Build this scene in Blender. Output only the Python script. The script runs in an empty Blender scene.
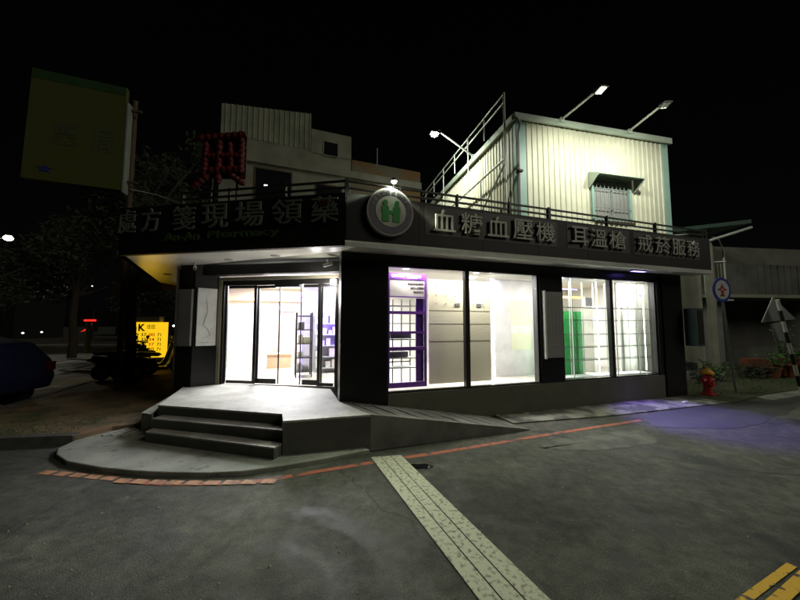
import bpy, bmesh, math, random
from mathutils import Vector, Matrix
random.seed(7)
PI = math.pi
S = bpy.context.scene
COL = S.collection

# ---------------------------------------------------------------- camera
cd = bpy.data.cameras.new('camera'); cam = bpy.data.objects.new('camera', cd); COL.objects.link(cam)
cam.location = (0, 0, 1.7)
cam.rotation_euler = (math.radians(90 + 4.27), 0, 0)
cd.sensor_fit = 'HORIZONTAL'; cd.sensor_width = 36; cd.lens = 36 * 335 / 800
cd.clip_start = 0.05; cd.clip_end = 900
S.camera = cam
# ---------------------------------------------------------------- world, night sky
W = bpy.data.worlds.new('World'); S.world = W; W.use_nodes = True
wn = W.node_tree.nodes; wn.clear()
sky = wn.new('ShaderNodeTexSky'); sky.sky_type = 'NISHITA'; sky.sun_disc = False
sky.sun_elevation = math.radians(35); sky.sun_rotation = math.radians(200)
bg = wn.new('ShaderNodeBackground'); bg.inputs[1].default_value = 0.00022
hs = wn.new('ShaderNodeHueSaturation'); hs.inputs['Saturation'].default_value = 0.25
wo = wn.new('ShaderNodeOutputWorld')
W.node_tree.links.new(sky.outputs[0], hs.inputs['Color']); W.node_tree.links.new(hs.outputs[0], bg.inputs[0])
W.node_tree.links.new(bg.outputs[0], wo.inputs[0])
# faint moonlight: the one sun lamp
sd = bpy.data.lights.new('moon_light', 'SUN'); sd.energy = 0.55; sd.angle = math.radians(25); sd.color = (1, .97, .8)
so = bpy.data.objects.new('moon_light', sd); COL.objects.link(so); so.location = (0, -5, 20)
so.rotation_euler = Vector((-.9, .42, -.6)).to_track_quat('-Z', 'Y').to_euler()
# ---------------------------------------------------------------- exposure, cycles
S.view_settings.view_transform = 'Standard'; S.view_settings.look = 'None'
S.view_settings.exposure = 0; S.view_settings.gamma = 1; S.view_settings.use_curve_mapping = False
S.render.engine = 'CYCLES'
cy = S.cycles
cy.use_denoising = True
try: cy.denoiser = 'OPENIMAGEDENOISE'
except Exception: pass
cy.max_bounces = 6; cy.diffuse_bounces = 3; cy.glossy_bounces = 3; cy.transparent_max_bounces = 12
cy.transmission_bounces = 4; cy.caustics_reflective = False; cy.caustics_refractive = False
cy.sample_clamp_indirect = 4
LAMP = dict(flood=370, arm1=1000, arm2=400, arm3=340, room=180, door=210, purple=620, street=2600)

def lamp(name, kind, loc, energy, color, size=.1, target=None, spot=None, blend=.4, parent=None):
    d = bpy.data.lights.new(name, kind); d.energy = energy; d.color = color
    if kind == 'AREA': d.size = size
    else: d.shadow_soft_size = size
    if kind == 'SPOT': d.spot_size = math.radians(spot); d.spot_blend = blend
    o = bpy.data.objects.new(name, d); COL.objects.link(o)
    o.location = loc
    if target is not None:
        o.rotation_euler = (Vector(target) - Vector(loc)).to_track_quat('-Z', 'Y').to_euler()
    if parent is not None:
        o.parent = parent; o.location = Vector(loc) - Vector(root_loc(parent))
    return o

# ---------------------------------------------------------------- materials
M = {}
def mat(name, c1, rough=.7, metal=0, c2=None, scale=4, bump=0, bscale=60, emit=None, es=0, spec=.5, detail=6, ramp=(.35, .65), c3=None, s3=40):
    m = bpy.data.materials.new(name); m.use_nodes = True
    n = m.node_tree.nodes; L = m.node_tree.links; p = n['Principled BSDF']
    p.inputs['Base Color'].default_value = (*c1, 1); p.inputs['Roughness'].default_value = rough
    p.inputs['Metallic'].default_value = metal; p.inputs['Specular IOR Level'].default_value = spec
    tc = n.new('ShaderNodeTexCoord')
    if c2 is None: c2 = tuple(x * .82 for x in c1)
    nz = n.new('ShaderNodeTexNoise'); nz.inputs['Scale'].default_value = scale; nz.inputs['Detail'].default_value = detail
    L.new(tc.outputs['Object'], nz.inputs['Vector'])
    cr = n.new('ShaderNodeValToRGB'); cr.color_ramp.elements[0].position = ramp[0]; cr.color_ramp.elements[1].position = ramp[1]
    cr.color_ramp.elements[0].color = (*c1, 1); cr.color_ramp.elements[1].color = (*c2, 1)
    L.new(nz.outputs['Fac'], cr.inputs['Fac'])
    out = cr.outputs['Color']
    if c3 is not None:
        n3 = n.new('ShaderNodeTexNoise'); n3.inputs['Scale'].default_value = s3; n3.inputs['Detail'].default_value = 2
        L.new(tc.outputs['Object'], n3.inputs['Vector'])
        r3 = n.new('ShaderNodeValToRGB'); r3.color_ramp.elements[0].position = .62; r3.color_ramp.elements[1].position = .7
        r3.color_ramp.elements[0].color = (0, 0, 0, 1); r3.color_ramp.elements[1].color = (1, 1, 1, 1)
        L.new(n3.outputs['Fac'], r3.inputs['Fac'])
        mx = n.new('ShaderNodeMixRGB'); L.new(r3.outputs['Color'], mx.inputs['Fac']); L.new(out, mx.inputs['Color1'])
        mx.inputs['Color2'].default_value = (*c3, 1); out = mx.outputs['Color']
    L.new(out, p.inputs['Base Color'])
    if bump:
        nb = n.new('ShaderNodeTexNoise'); nb.inputs['Scale'].default_value = bscale; nb.inputs['Detail'].default_value = 4
        L.new(tc.outputs['Object'], nb.inputs['Vector'])
        bp = n.new('ShaderNodeBump'); bp.inputs['Strength'].default_value = bump; bp.inputs['Distance'].default_value = .01
        L.new(nb.outputs['Fac'], bp.inputs['Height']); L.new(bp.outputs['Normal'], p.inputs['Normal'])
    if emit is not None:
        p.inputs['Emission Color'].default_value = (*emit, 1); p.inputs['Emission Strength'].default_value = es
    M[name] = m
    return m

def glass(name, tint=(1, 1, 1), refl=.06, rough=.02):
    m = bpy.data.materials.new(name); m.use_nodes = True
    n = m.node_tree.nodes; L = m.node_tree.links; n.clear()
    o = n.new('ShaderNodeOutputMaterial'); mx = n.new('ShaderNodeMixShader'); t = n.new('ShaderNodeBsdfTransparent'); g = n.new('ShaderNodeBsdfGlossy')
    t.inputs[0].default_value = (*tint, 1); g.inputs['Roughness'].default_value = rough
    f = n.new('ShaderNodeLayerWeight'); f.inputs[0].default_value = .5; pw = n.new('ShaderNodeMath'); pw.operation = 'POWER'; pw.inputs[1].default_value = 4; L.new(f.outputs['Facing'], pw.inputs[0])
    ml = n.new('ShaderNodeMath'); ml.operation = 'MULTIPLY_ADD'; ml.inputs[1].default_value = .6; ml.inputs[2].default_value = .06; L.new(pw.outputs[0], ml.inputs[0])
    L.new(ml.outputs[0], mx.inputs[0]); L.new(t.outputs[0], mx.inputs[1]); L.new(g.outputs[0], mx.inputs[2]); L.new(mx.outputs[0], o.inputs[0])
    M[name] = m

def asphalt():
    m = bpy.data.materials.new('asphalt'); m.use_nodes = True
    n = m.node_tree.nodes; L = m.node_tree.links; p = n['Principled BSDF']
    tc = n.new('ShaderNodeTexCoord')
    def noise(s, d=6, dist=0, r=.55):
        z = n.new('ShaderNodeTexNoise'); z.inputs['Scale'].default_value = s; z.inputs['Detail'].default_value = d
        z.inputs['Distortion'].default_value = dist; z.inputs['Roughness'].default_value = r
        L.new(tc.outputs['Object'], z.inputs['Vector']); return z.outputs['Fac']
    def ramp(f, a, b, ca, cb):
        r = n.new('ShaderNodeValToRGB'); r.color_ramp.elements[0].position = a; r.color_ramp.elements[1].position = b
        r.color_ramp.elements[0].color = (*ca, 1); r.color_ramp.elements[1].color = (*cb, 1); L.new(f, r.inputs['Fac']); return r.outputs['Color']
    def mix(f, a, b, mode='MIX'):
        x = n.new('ShaderNodeMixRGB'); x.blend_type = mode
        if isinstance(f, float): x.inputs['Fac'].default_value = f
        else: L.new(f, x.inputs['Fac'])
        for i, v in ((1, a), (2, b)):
            if isinstance(v, tuple): x.inputs[i].default_value = (*v, 1)
            else: L.new(v, x.inputs[i])
        return x.outputs['Color']
    base = ramp(noise(.55, 8, .6), .36, .66, (.034, .035, .031), (.080, .080, .066))
    # dark damp stains
    st = ramp(noise(.9, 7, 1.2, .62), .56, .68, (0, 0, 0), (1, 1, 1))
    base = mix(st, base, (.026, .027, .025))
    # worn pale patches
    wp = ramp(noise(1.3, 9, .4, .7), .60, .70, (0, 0, 0), (.75, .75, .75))
    base = mix(wp, base, (.10, .10, .082))
    # aggregate speckle
    md = ramp(noise(7, 8, .3, .7), .35, .68, (.62, .62, .63), (1.45, 1.45, 1.36))
    base = mix(1.0, base, md, 'MULTIPLY')
    ag = ramp(noise(110, 3, 0, .6), .35, .7, (.45, .45, .45), (1.7, 1.7, 1.65))
    base = mix(1.0, base, ag, 'MULTIPLY')
    sp = ramp(noise(48, 2), .72, .76, (0, 0, 0), (1, 1, 1))
    base = mix(sp, base, (.2, .2, .17))
    # cracks
    v = n.new('ShaderNodeTexVoronoi'); v.feature = 'DISTANCE_TO_EDGE'; v.inputs['Scale'].default_value = .27
    nn = n.new('ShaderNodeTexNoise'); nn.inputs['Scale'].default_value = 2.2; nn.inputs['Detail'].default_value = 8
    L.new(tc.outputs['Object'], nn.inputs['Vector'])
    va = n.new('ShaderNodeMixRGB'); va.inputs['Fac'].default_value = .28; L.new(tc.outputs['Object'], va.inputs[1]); L.new(nn.outputs['Color'], va.inputs[2])
    L.new(va.outputs['Color'], v.inputs['Vector'])
    ck = ramp(v.outputs['Distance'], .0006, .003, (.6, .6, .6), (0, 0, 0))
    base = mix(ck, base, (.018, .018, .017))
    L.new(base, p.inputs['Base Color'])
    rr = ramp(noise(.9, 7, 1.2, .62), .5, .7, (.85, .85, .85), (.55, .55, .55)); L.new(rr, p.inputs['Roughness'])
    p.inputs['Specular IOR Level'].default_value = .35
    bp = n.new('ShaderNodeBump'); bp.inputs['Strength'].default_value = .55; bp.inputs['Distance'].default_value = .008
    L.new(noise(95, 4), bp.inputs['Height'])
    b2 = n.new('ShaderNodeBump'); b2.inputs['Strength'].default_value = .35; b2.inputs['Distance'].default_value = .05
    L.new(noise(3, 5), b2.inputs['Height']); L.new(bp.outputs['Normal'], b2.inputs['Normal'])
    L.new(b2.outputs['Normal'], p.inputs['Normal'])
    M['asphalt'] = m
asphalt()
def worn_paint(name, c, under=(.05, .05, .045), lo=.42, hi=.5, sc=9):
    mat(name, c, .7, c2=under, scale=sc, ramp=(lo, hi), bump=.5, bscale=80, detail=10)
worn_paint('red_paint', (.33, .085, .04), lo=.5, hi=.62)
worn_paint('orange_block_paint', (.42, .2, .1), under=(.2, .1, .05), lo=.48, hi=.62)
worn_paint('cream_paint', (.40, .40, .29), under=(.12, .12, .09), lo=.50, hi=.68, sc=26)
worn_paint('yellow_paint', (.62, .36, .03), lo=.55, hi=.62, sc=11)
mat('concrete', (.25, .26, .22), .85, c2=(.16, .165, .14), scale=2.2, bump=.5, bscale=45, detail=9, c3=(.12, .12, .10), s3=7)
mat('broken_concrete', (.20, .195, .15), .9, c2=(.06, .06, .05), scale=2.6, bump=.7, bscale=30, detail=10, ramp=(.45, .55), c3=(.10, .10, .08), s3=9)
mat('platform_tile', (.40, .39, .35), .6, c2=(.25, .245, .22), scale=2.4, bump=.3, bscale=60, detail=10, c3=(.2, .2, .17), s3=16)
mat('shaded_concrete', (.085, .085, .070), .85, c2=(.06, .06, .05), scale=3, bump=.3, bscale=40, detail=9)  # shade on risers and platform sides put into the colour
mat('ramp_concrete', (.16, .16, .14), .8, c2=(.10, .10, .088), scale=4, bump=.3, bscale=50, detail=9)
mat('granite', (.10, .10, .088), .6, c2=(.07, .07, .062), scale=90, bump=.15, bscale=50)
mat('sidewalk_brick', (.17, .11, .06), .9, c2=(.07, .06, .035), scale=2.2, bump=.8, bscale=22, detail=9, c3=(.22, .15, .09), s3=9, ramp=(.4, .6))
mat('kerb', (.08, .08, .07), .9, c2=(.05, .05, .045), scale=6, bump=.5)
mat('joint_grey', (.006, .006, .006), .8)
mat('black_panel', (.0105, .0095, .0085), .5, c2=(.007, .0065, .006), scale=1.3, spec=.3, detail=9)
mat('black_stone', (.010, .010, .0095), .3, c2=(.006, .006, .006), scale=2, spec=.3, detail=9)
mat('brown_panel', (.022, .017, .014), .5, c2=(.016, .013, .011), scale=1.5)
mat('plinth_paint', (.12, .115, .08), .8, c2=(.09, .09, .065), scale=2, bump=.2)
mat('soffit_panel', (.85, .84, .79), .3, c2=(.56, .55, .50), scale=1)
mat('dark_metal', (.03, .03, .028), .4, .5)
mat('frame_metal', (.045, .042, .04), .35, .6)
mat('champagne_metal', (.45, .41, .30), .4, .4)
mat('shaded_steel', (.16, .16, .135), .5, c2=(.11, .11, .095), scale=3)  # letter steel darkened in colour for the weaker light on the left fascia
mat('brushed_steel', (.55, .54, .46), .45, .0, c2=(.42, .41, .35), scale=12)
mat('white_steel', (.55, .58, .52), .45, .2)
mat('green_letter', (.05, .085, .02), .5)
mat('white_plaster', (.72, .70, .64), .7, c2=(.68, .66, .6), scale=2)
mat('interior_floor', (.52, .48, .40), .25, c2=(.44, .41, .35), scale=2)
mat('pink_wall', (.40, .30, .27), .7)
mat('beige_board', (.74, .70, .57), .55, c2=(.71, .67, .55), scale=1)
mat('seam', (.42, .38, .31), .7)
mat('purple', (.20, .05, .48), .4, c2=(.18, .045, .44))
mat('poster_white', (.75, .7, .76), .5)
mat('ink', (.05, .03, .06), .6)
mat('black_gear', (.03, .03, .03), .5)
mat('orange_wood', (.5, .34, .2), .6, c2=(.42, .28, .16), scale=6)
mat('green_board', (.02, .27, .06), .4)
mat('grey_board', (.18, .18, .19), .6)
mat('led_warm', (1, .8, .5), emit=(1, .50, .05), es=1.7)
mat('led_white', (1, 1, 1), emit=(1, .98, .9), es=14)
mat('led_purple', (.4, .3, 1), emit=(.28, .2, 1), es=7)
mat('lamp_glow', (1, 1, .9), emit=(.95, 1, .82), es=260)
mat('street_glow', (1, 1, .9), emit=(1, .93, .62), es=60)
mat('lamp_soft', (1, 1, .9), emit=(.93, 1, .85), es=14)
mat('cream_corrugated', (.62, .59, .45), .5, c2=(.55, .53, .40), scale=2.5)
mat('rib_shadow', (.36, .37, .27), .6)
mat('mint', (.27, .42, .36), .5, c2=(.23, .37, .32), scale=3)
mat('mint_pale', (.36, .42, .33), .5, c2=(.30, .36, .28), scale=3)
mat('white_pipe', (.4, .4, .36), .45)
mat('old_plaster', (.19, .19, .15), .9, c2=(.13, .13, .10), scale=1.2, bump=.3, bscale=10, detail=9)
mat('rust_plaster', (.10, .09, .06), .9, c2=(.13, .07, .02), scale=1.1, ramp=(.45, .6), detail=9)
mat('old_corrugated', (.20, .21, .15), .8, c2=(.13, .14, .10), scale=1.5)
mat('siding', (.13, .125, .11), .8, c2=(.06, .06, .05), scale=.9, detail=8)
mat('dark_glass', (.01, .011, .012), .08)
mat('red_sign', (.12, .005, .005), .5, c2=(.06, .004, .004), scale=6)
mat('red_dark', (.05, .003, .003), .6)
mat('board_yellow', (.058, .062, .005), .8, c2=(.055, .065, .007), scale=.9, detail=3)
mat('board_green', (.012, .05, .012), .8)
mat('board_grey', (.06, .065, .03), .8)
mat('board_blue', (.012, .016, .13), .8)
mat('rust_metal', (.08, .05, .03), .8, .2)
mat('kyellow', (.8, .6, .05), emit=(1, .60, .012), es=1.0)
mat('kyellow_hot', (.8, .6, .05), emit=(1, .72, .03), es=1.5)
mat('kblack', (.03, .015, .0))
mat('kred', (.5, .03, .0), emit=(.9, .05, 0), es=.35)
mat('banner', (.20, .12, .03), .8, c2=(.25, .18, .03), scale=2)
mat('scooter_black', (.02, .02, .022), .3)
mat('scooter_silver', (.35, .35, .34), .3, .3)
mat('tyre', (.015, .015, .015), .9)
mat('car_blue', (.004, .007, .03), .65, 0, spec=.2)
mat('tail_dark', (.06, .003, .003), .3)
mat('chrome', (.5, .5, .5), .15, 1)
mat('bark', (.045, .032, .022), .95, c2=(.025, .018, .012), scale=14, bump=1, bscale=25)
mat('foliage', (.018, .026, .01), .95, c2=(.024, .034, .012), scale=.8)
mat('foliage_bright', (.06, .15, .02), .7, c2=(.04, .10, .015), scale=2)
mat('terracotta', (.26, .075, .03), .8, c2=(.2, .06, .025), scale=6)
mat('soil', (.05, .045, .025), .95, c2=(.035, .05, .015), scale=3, bump=.8, bscale=20, detail=9)
mat('hydrant_red', (.55, .03, .035), .4, c2=(.45, .03, .03), scale=8)
mat('hydrant_yellow', (.75, .38, .02), .4)
mat('sign_blue', (.01, .03, .35), .4)
mat('sign_white', (.62, .66, .64), .4)
mat('sign_red', (.45, .02, .03), .4)
mat('galvanised', (.30, .33, .31), .5, .4)
mat('white_band', (.62, .62, .55), .5)
mat('stone_bit', (.24, .24, .20), .9)
mat('puddle', (.006, .006, .006), .03)
mat('tail_red', (.5, .0, .0), emit=(1, .02, .01), es=2.2)
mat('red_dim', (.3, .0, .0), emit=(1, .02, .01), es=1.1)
mat('window_glow', (.5, .5, .5), emit=(.9, .95, .9), es=2.5)
mat('green_dark_metal', (.03, .07, .05), .5)
mat('beige_wall', (.28, .265, .20), .85, c2=(.20, .19, .15), scale=1.5, bump=.3, bscale=12, detail=8)
mat('grey_screen', (.28, .27, .26), .5, c2=(.24, .23, .22), scale=2)
mat('poster_case', (.66, .66, .62), .4)
mat('led_strip', (.7, .75, .7), .4)
mat('litter', (.7, .7, .68), .6)
mat('ring_grey', (.12, .11, .135), .6)
mat('rim_grey', (.36, .36, .34), .6)
mat('disc_pale', (.42, .43, .36), .6)
mat('emblem_green', (.02, .27, .04), .5)
glass('pane', (.97, .98, .97))
glass('shelf_glass', (.93, .97, .95))

# ---------------------------------------------------------------- helpers
def root_loc(o):
    while o.parent is not None: o = o.parent
    return o.location
class Fr:                       # vertical wall frame: s along, o outward (towards the street), z up
    def __init__(s, p, ang):
        s.p = p; s.d = (math.cos(ang), math.sin(ang)); s.n = (math.sin(ang), -math.cos(ang))
    def __call__(s, a, o, z): return (s.p[0] + s.d[0] * a + s.n[0] * o, s.p[1] + s.d[1] * a + s.n[1] * o, z)
XY = Fr((0, 0), 0)              # o = -y
class MB:
    def __init__(s): s.v = []; s.f = []; s.m = []
    def poly8(s, P, mi=0):
        b = len(s.v); s.v += P
        for q in ((0, 3, 2, 1), (4, 5, 6, 7), (0, 1, 5, 4), (1, 2, 6, 5), (2, 3, 7, 6), (3, 0, 4, 7)):
            s.f.append([b + i for i in q]); s.m.append(mi)
        return s
    def box(s, fr, a0, a1, o0, o1, z0, z1, mi=0):
        return s.poly8([fr(a0, o1, z0), fr(a1, o1, z0), fr(a1, o0, z0), fr(a0, o0, z0), fr(a0, o1, z1), fr(a1, o1, z1), fr(a1, o0, z1), fr(a0, o0, z1)], mi)
    def prism(s, pts, z0, z1, mi=0):     # pts ccw seen from above
        b = len(s.v); n = len(pts)
        zz0 = z0 if isinstance(z0, (list, tuple)) else [z0] * n; zz1 = z1 if isinstance(z1, (list, tuple)) else [z1] * n
        s.v += [(p[0], p[1], z) for p, z in zip(pts, zz0)] + [(p[0], p[1], z) for p, z in zip(pts, zz1)]
        s.f.append([b + i for i in reversed(range(n))]); s.f.append([b + n + i for i in range(n)]); s.m += [mi, mi]
        for i in range(n):
            j = (i + 1) % n; s.f.append([b + i, b + j, b + n + j, b + n + i]); s.m.append(mi)
        return s
    def plate(s, fr, pts, o0, o1, mi=0):  # pts (a,z) outline extruded between o0 and o1
        b = len(s.v); n = len(pts)
        s.v += [fr(a, o0, z) for a, z in pts] + [fr(a, o1, z) for a, z in pts]
        s.f.append([b + i for i in reversed(range(n))]); s.f.append([b + n + i for i in range(n)]); s.m += [mi, mi]
        for i in range(n):
            j = (i + 1) % n; s.f.append([b + i, b + j, b + n + j, b + n + i]); s.m.append(mi)
        return s
    def tube(s, p, q, r, r2=None, k=10, mi=0, cap=True):
        p = Vector(p); q = Vector(q); r2 = r if r2 is None else r2
        ax = (q - p); ax.normalize(); u = ax.orthogonal().normalized(); w = ax.cross(u); b = len(s.v)
        for c, rr in ((p, r), (q, r2)):
            for i in range(k):
                t = 2 * PI * i / k; s.v.append(tuple(c + u * math.cos(t) * rr + w * math.sin(t) * rr))
        for i in range(k):
            j = (i + 1) % k; s.f.append([b + i, b + j, b + k + j, b + k + i]); s.m.append(mi)
        if cap:
            s.f.append([b + i for i in reversed(range(k))]); s.f.append([b + k + i for i in range(k)]); s.m += [mi, mi]
        return s
    def path(s, pts, r, k=8):
        for a, b in zip(pts, pts[1:]): s.tube(a, b, r, k=k)
        return s
    def lathe(s, c, prof, k=20, mi=0):   # prof (r,z)
        b = len(s.v); n = len(prof)
        for r, z in prof:
            for i in range(k):
                t = 2 * PI * i / k; s.v.append((c[0] + r * math.cos(t), c[1] + r * math.sin(t), c[2] + z))
        for a in range(n - 1):
            for i in range(k):
                j = (i + 1) % k; s.f.append([b + a * k + i, b + a * k + j, b + (a + 1) * k + j, b + (a + 1) * k + i]); s.m.append(mi)
        s.f.append([b + i for i in reversed(range(k))]); s.f.append([b + (n - 1) * k + i for i in range(k)]); s.m += [mi, mi]
        return s
    def build(s, name, m, parent=None, smooth=False, bevel=0):
        base = root_loc(parent) if parent is not None else None
        if base is None:
            xs = [v[0] for v in s.v]; ys = [v[1] for v in s.v]; zs = [v[2] for v in s.v]
            base = Vector(((min(xs) + max(xs)) / 2, (min(ys) + max(ys)) / 2, min(zs)))
        me = bpy.data.meshes.new(name)
        me.from_pydata([tuple(Vector(v) - base) for v in s.v], [], s.f)
        ms = m if isinstance(m, (list, tuple)) else [m]
        for x in ms: me.materials.append(M[x])
        for p, i in zip(me.polygons, s.m): p.material_index = i; p.use_smooth = smooth
        me.update()
        o = bpy.data.objects.new(name, me); COL.objects.link(o)
        if parent is None: o.location = base
        else: o.parent = parent
        if bevel:
            b = o.modifiers.new('bevel', 'BEVEL'); b.width = bevel; b.segments = 2; b.limit_method = 'ANGLE'
        return o
def tag(o, label=None, cat=None, group=None, kind=None):
    if label: o['label'] = label
    if cat: o['category'] = cat
    if group: o['group'] = group
    if kind: o['kind'] = kind
    return o
def thing(name, loc, label, cat, group=None):
    o = bpy.data.objects.new(name, None); COL.objects.link(o); o.location = loc; o.empty_display_size = .2
    return tag(o, label, cat, group)
def copy_tree(o, parent=None):
    c = o.copy(); COL.objects.link(c)
    if parent is not None: c.parent = parent
    for ch in list(o.children): copy_tree(ch, c)
    return c
_fc = {}
def glyph_mesh(txt, bold=.0):
    if (txt, bold) in _fc: return _fc[(txt, bold)]
    cu = bpy.data.curves.new('lettering', 'FONT'); cu.body = txt; cu.size = 1; cu.extrude = .02; cu.offset = bold; cu.resolution_u = 3
    t = bpy.data.objects.new('lettering', cu); COL.objects.link(t)
    bpy.context.view_layer.update()
    me = bpy.data.meshes.new_from_object(t.evaluated_get(bpy.context.evaluated_depsgraph_get()))
    COL.objects.unlink(t); bpy.data.objects.remove(t)
    _fc[(txt, bold)] = ([tuple(v.co) for v in me.vertices], [list(p.vertices) for p in me.polygons])
    return _fc[(txt, bold)]
def text_on(mb, fr, txt, a0, a1, z0, z1, o0, o1, bold=.0, mi=0):  # fits text to the box on a wall frame
    V, F = glyph_mesh(txt, bold)
    if not V: return mb
    xs = [v[0] for v in V]; ys = [v[1] for v in V]; zs = [v[2] for v in V]
    x0, x1, y0, y1 = min(xs), max(xs), min(ys), max(ys); zm = (min(zs) + max(zs)) / 2
    b = len(mb.v)
    for x, y, z in V:
        mb.v.append(fr(a0 + (x - x0) / (x1 - x0) * (a1 - a0), o1 if z > zm else o0, z0 + (y - y0) / (y1 - y0) * (z1 - z0)))
    for f in F: mb.f.append([b + i for i in f]); mb.m.append(mi)
    return mb
def struct(mb, name, m, **k):
    return tag(mb.build(name, m, **k), kind='structure')

R = Fr((-.97, 5.475), math.radians(19.1))                 # right facade wall
Lf = Fr((-4.93, 5.77), math.atan2(-.72, 4.09))            # left fascia face
Dr = Fr((-3.72, 7.06), math.atan2(-.44, 2.52))            # door wall
OV = .45

# ================================================================ ground
g = MB(); g.v = [(-300, -60, 0), (300, -60, 0), (300, 400, 0), (-300, 400, 0)]; g.f = [[0, 1, 2, 3]]; g.m = [0]
o = g.build('ground', 'asphalt'); tag(o, kind='structure')
sw = [(-7.0, 4.62), (-5.6, 4.81), (-4.68, 4.94), (-4.52, 5.4), (-3.95, 5.7), (-3.9, 7.5), (-5.6, 10), (-10, 20), (-18, 45), (-22.3, 45), (-9.18, 10.54), (-8.02, 7.47)]
struct(MB().prism(sw, -.05, .11), 'sidewalk', 'sidewalk_brick')
kb = MB()
for a, b in (((-7.0, 4.62), (-5.6, 4.81)), ((-5.6, 4.81), (-4.68, 4.94)), ((-8.02, 7.47), (-7.0, 4.62)), ((-9.18, 10.54), (-8.02, 7.47)), ((-22.3, 45), (-9.18, 10.54))):
    f = Fr(a, math.atan2(b[1] - a[1], b[0] - a[0])); l = math.dist(a, b); kb.box(f, 0, l - .01, -.13, .012, -.03, .125)
struct(kb, 'kerb', 'kerb')
ap = [(-4.66, 4.93), (-4.58, 4.62), (-4.4, 4.42), (-4.05, 4.2), (-3.48, 4.02), (-3.0, 3.93), (-2.58, 3.89), (-2.15, 3.88), (-1.8, 3.92), (-1.45, 4.04), (-.9, 4.3), (-.4, 4.58), (-1.0, 5.2), (-3.9, 5.68), (-4.52, 5.36)]
struct(MB().prism(ap, -.05, .055), 'pavement_apron', 'concrete', bevel=.012)
# raked tile strip between pavement and brick
ts = MB()
for i in range(6):
    f = Fr((-4.45 + i * .14, 5.12), math.radians(78)); ts.box(f, 0, .42, 0, .05, .056, .068)
struct(ts, 'tactile_paving', 'platform_tile')
# concrete strip along right wall, soil further right
cs = MB().prism([R(2.9, .55, 0)[:2], R(5, .75, 0)[:2], R(8.3, .8, 0)[:2], R(8.3, .01, 0)[:2], R(2.9, .01, 0)[:2]], -.03, .022)
struct(cs, 'concrete_strip', 'broken_concrete')
so_ = MB().prism([R(8.32, .85, 0)[:2], R(10.5, .55, 0)[:2], R(16, .3, 0)[:2], R(26, .3, 0)[:2], R(26, -6, 0)[:2], R(8.32, -6, 0)[:2]], -.03, .03)
struct(so_, 'verge', 'soil')
struct(MB().prism([R(9.6, .95, 0)[:2], R(16, .8, 0)[:2], R(26, .8, 0)[:2], R(26, .32, 0)[:2], R(16, .32, 0)[:2], R(9.6, .62, 0)[:2]], -.03, .018), 'verge_edging', 'concrete')
# repaired patches and a pale worn area on the road
mat('patch_asphalt', (.045, .045, .043), .6, c2=(.028, .028, .028), scale=2.5, bump=.8, bscale=90, detail=10)
mat('pale_worn', (.095, .094, .075), .9, c2=(.055, .055, .048), scale=3.2, bump=.7, bscale=60, detail=10, ramp=(.42, .58))
def blob(pts, seed, z, name, m):
    rn = random.Random(seed); q = smooth(pts + [pts[0]], 5)[:-1]; q = [(x + rn.uniform(-.05, .05), y + rn.uniform(-.04, .04)) for x, y in q]
    cx = sum(a for a, _ in q) / len(q); cy_ = sum(b for _, b in q) / len(q); mb = MB(); mb.v = [(cx, cy_, z)] + [(a, b, z) for a, b in q]
    n_ = len(q); mb.f = [[0, 1 + i, 1 + (i + 1) % n_] for i in range(n_)]; mb.m = [0] * n_; return struct(mb, name, m)
# side street far carriageway lane marks
def ribbon(pts, w, z, mb=None):
    mb = mb or MB(); L_ = []; 
    for i, p in enumerate(pts):
        a = Vector(pts[max(0, i - 1)]); b = Vector(pts[min(len(pts) - 1, i + 1)]); d = (b - a).normalized(); n = Vector((-d.y, d.x)) * w / 2
        L_.append((Vector(p) + n, Vector(p) - n))
    b0 = len(mb.v)
    for l, r in L_: mb.v += [(l.x, l.y, z), (r.x, r.y, z)]
    for i in range(len(pts) - 1): mb.f.append([b0 + 2 * i + 1, b0 + 2 * i + 3, b0 + 2 * i + 2, b0 + 2 * i]); mb.m.append(0)
    return mb
def smooth(pts, n=6):
    out = []
    P = [pts[0]] + pts + [pts[-1]]
    for i in range(1, len(P) - 2):
        for k in range(n):
            t = k / n; p0, p1, p2, p3 = P[i - 1], P[i], P[i + 1], P[i + 2]
            out.append(tuple(.5 * ((2 * p1[j]) + (-p0[j] + p2[j]) * t + (2 * p0[j] - 5 * p1[j] + 4 * p2[j] - p3[j]) * t * t + (-p0[j] + 3 * p1[j] - 3 * p2[j] + p3[j]) * t ** 3) for j in (0, 1)))
    out.append(pts[-1]); return out
red = smooth([(-3.0, 3.80), (-2.466, 3.729), (-1.63, 3.775), (-1.04, 3.997), (-.37, 4.277), (.677, 4.672), (2.19, 5.30), (3.3, 5.74), (4.307, 6.13)])
struct(ribbon(red, .085, .004), 'red_kerb_line', 'red_paint')
bl = MB()
for i in range(5):
    x = -4.15 + i * .21; y = 4.02 - i * .035; ribbon([(x, y), (x + .165, y - .03)], .1, .004, bl)
for i in range(9):
    x = -3.1 + i * .2; ribbon([(x, 3.80 - .05 * math.sin(i / 3)), (x + .15, 3.79 - .05 * math.sin((i + .6) / 3))], .10, .008, bl)
struct(bl, 'faded_kerb_blocks', 'orange_block_paint')
st = MB()
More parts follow.
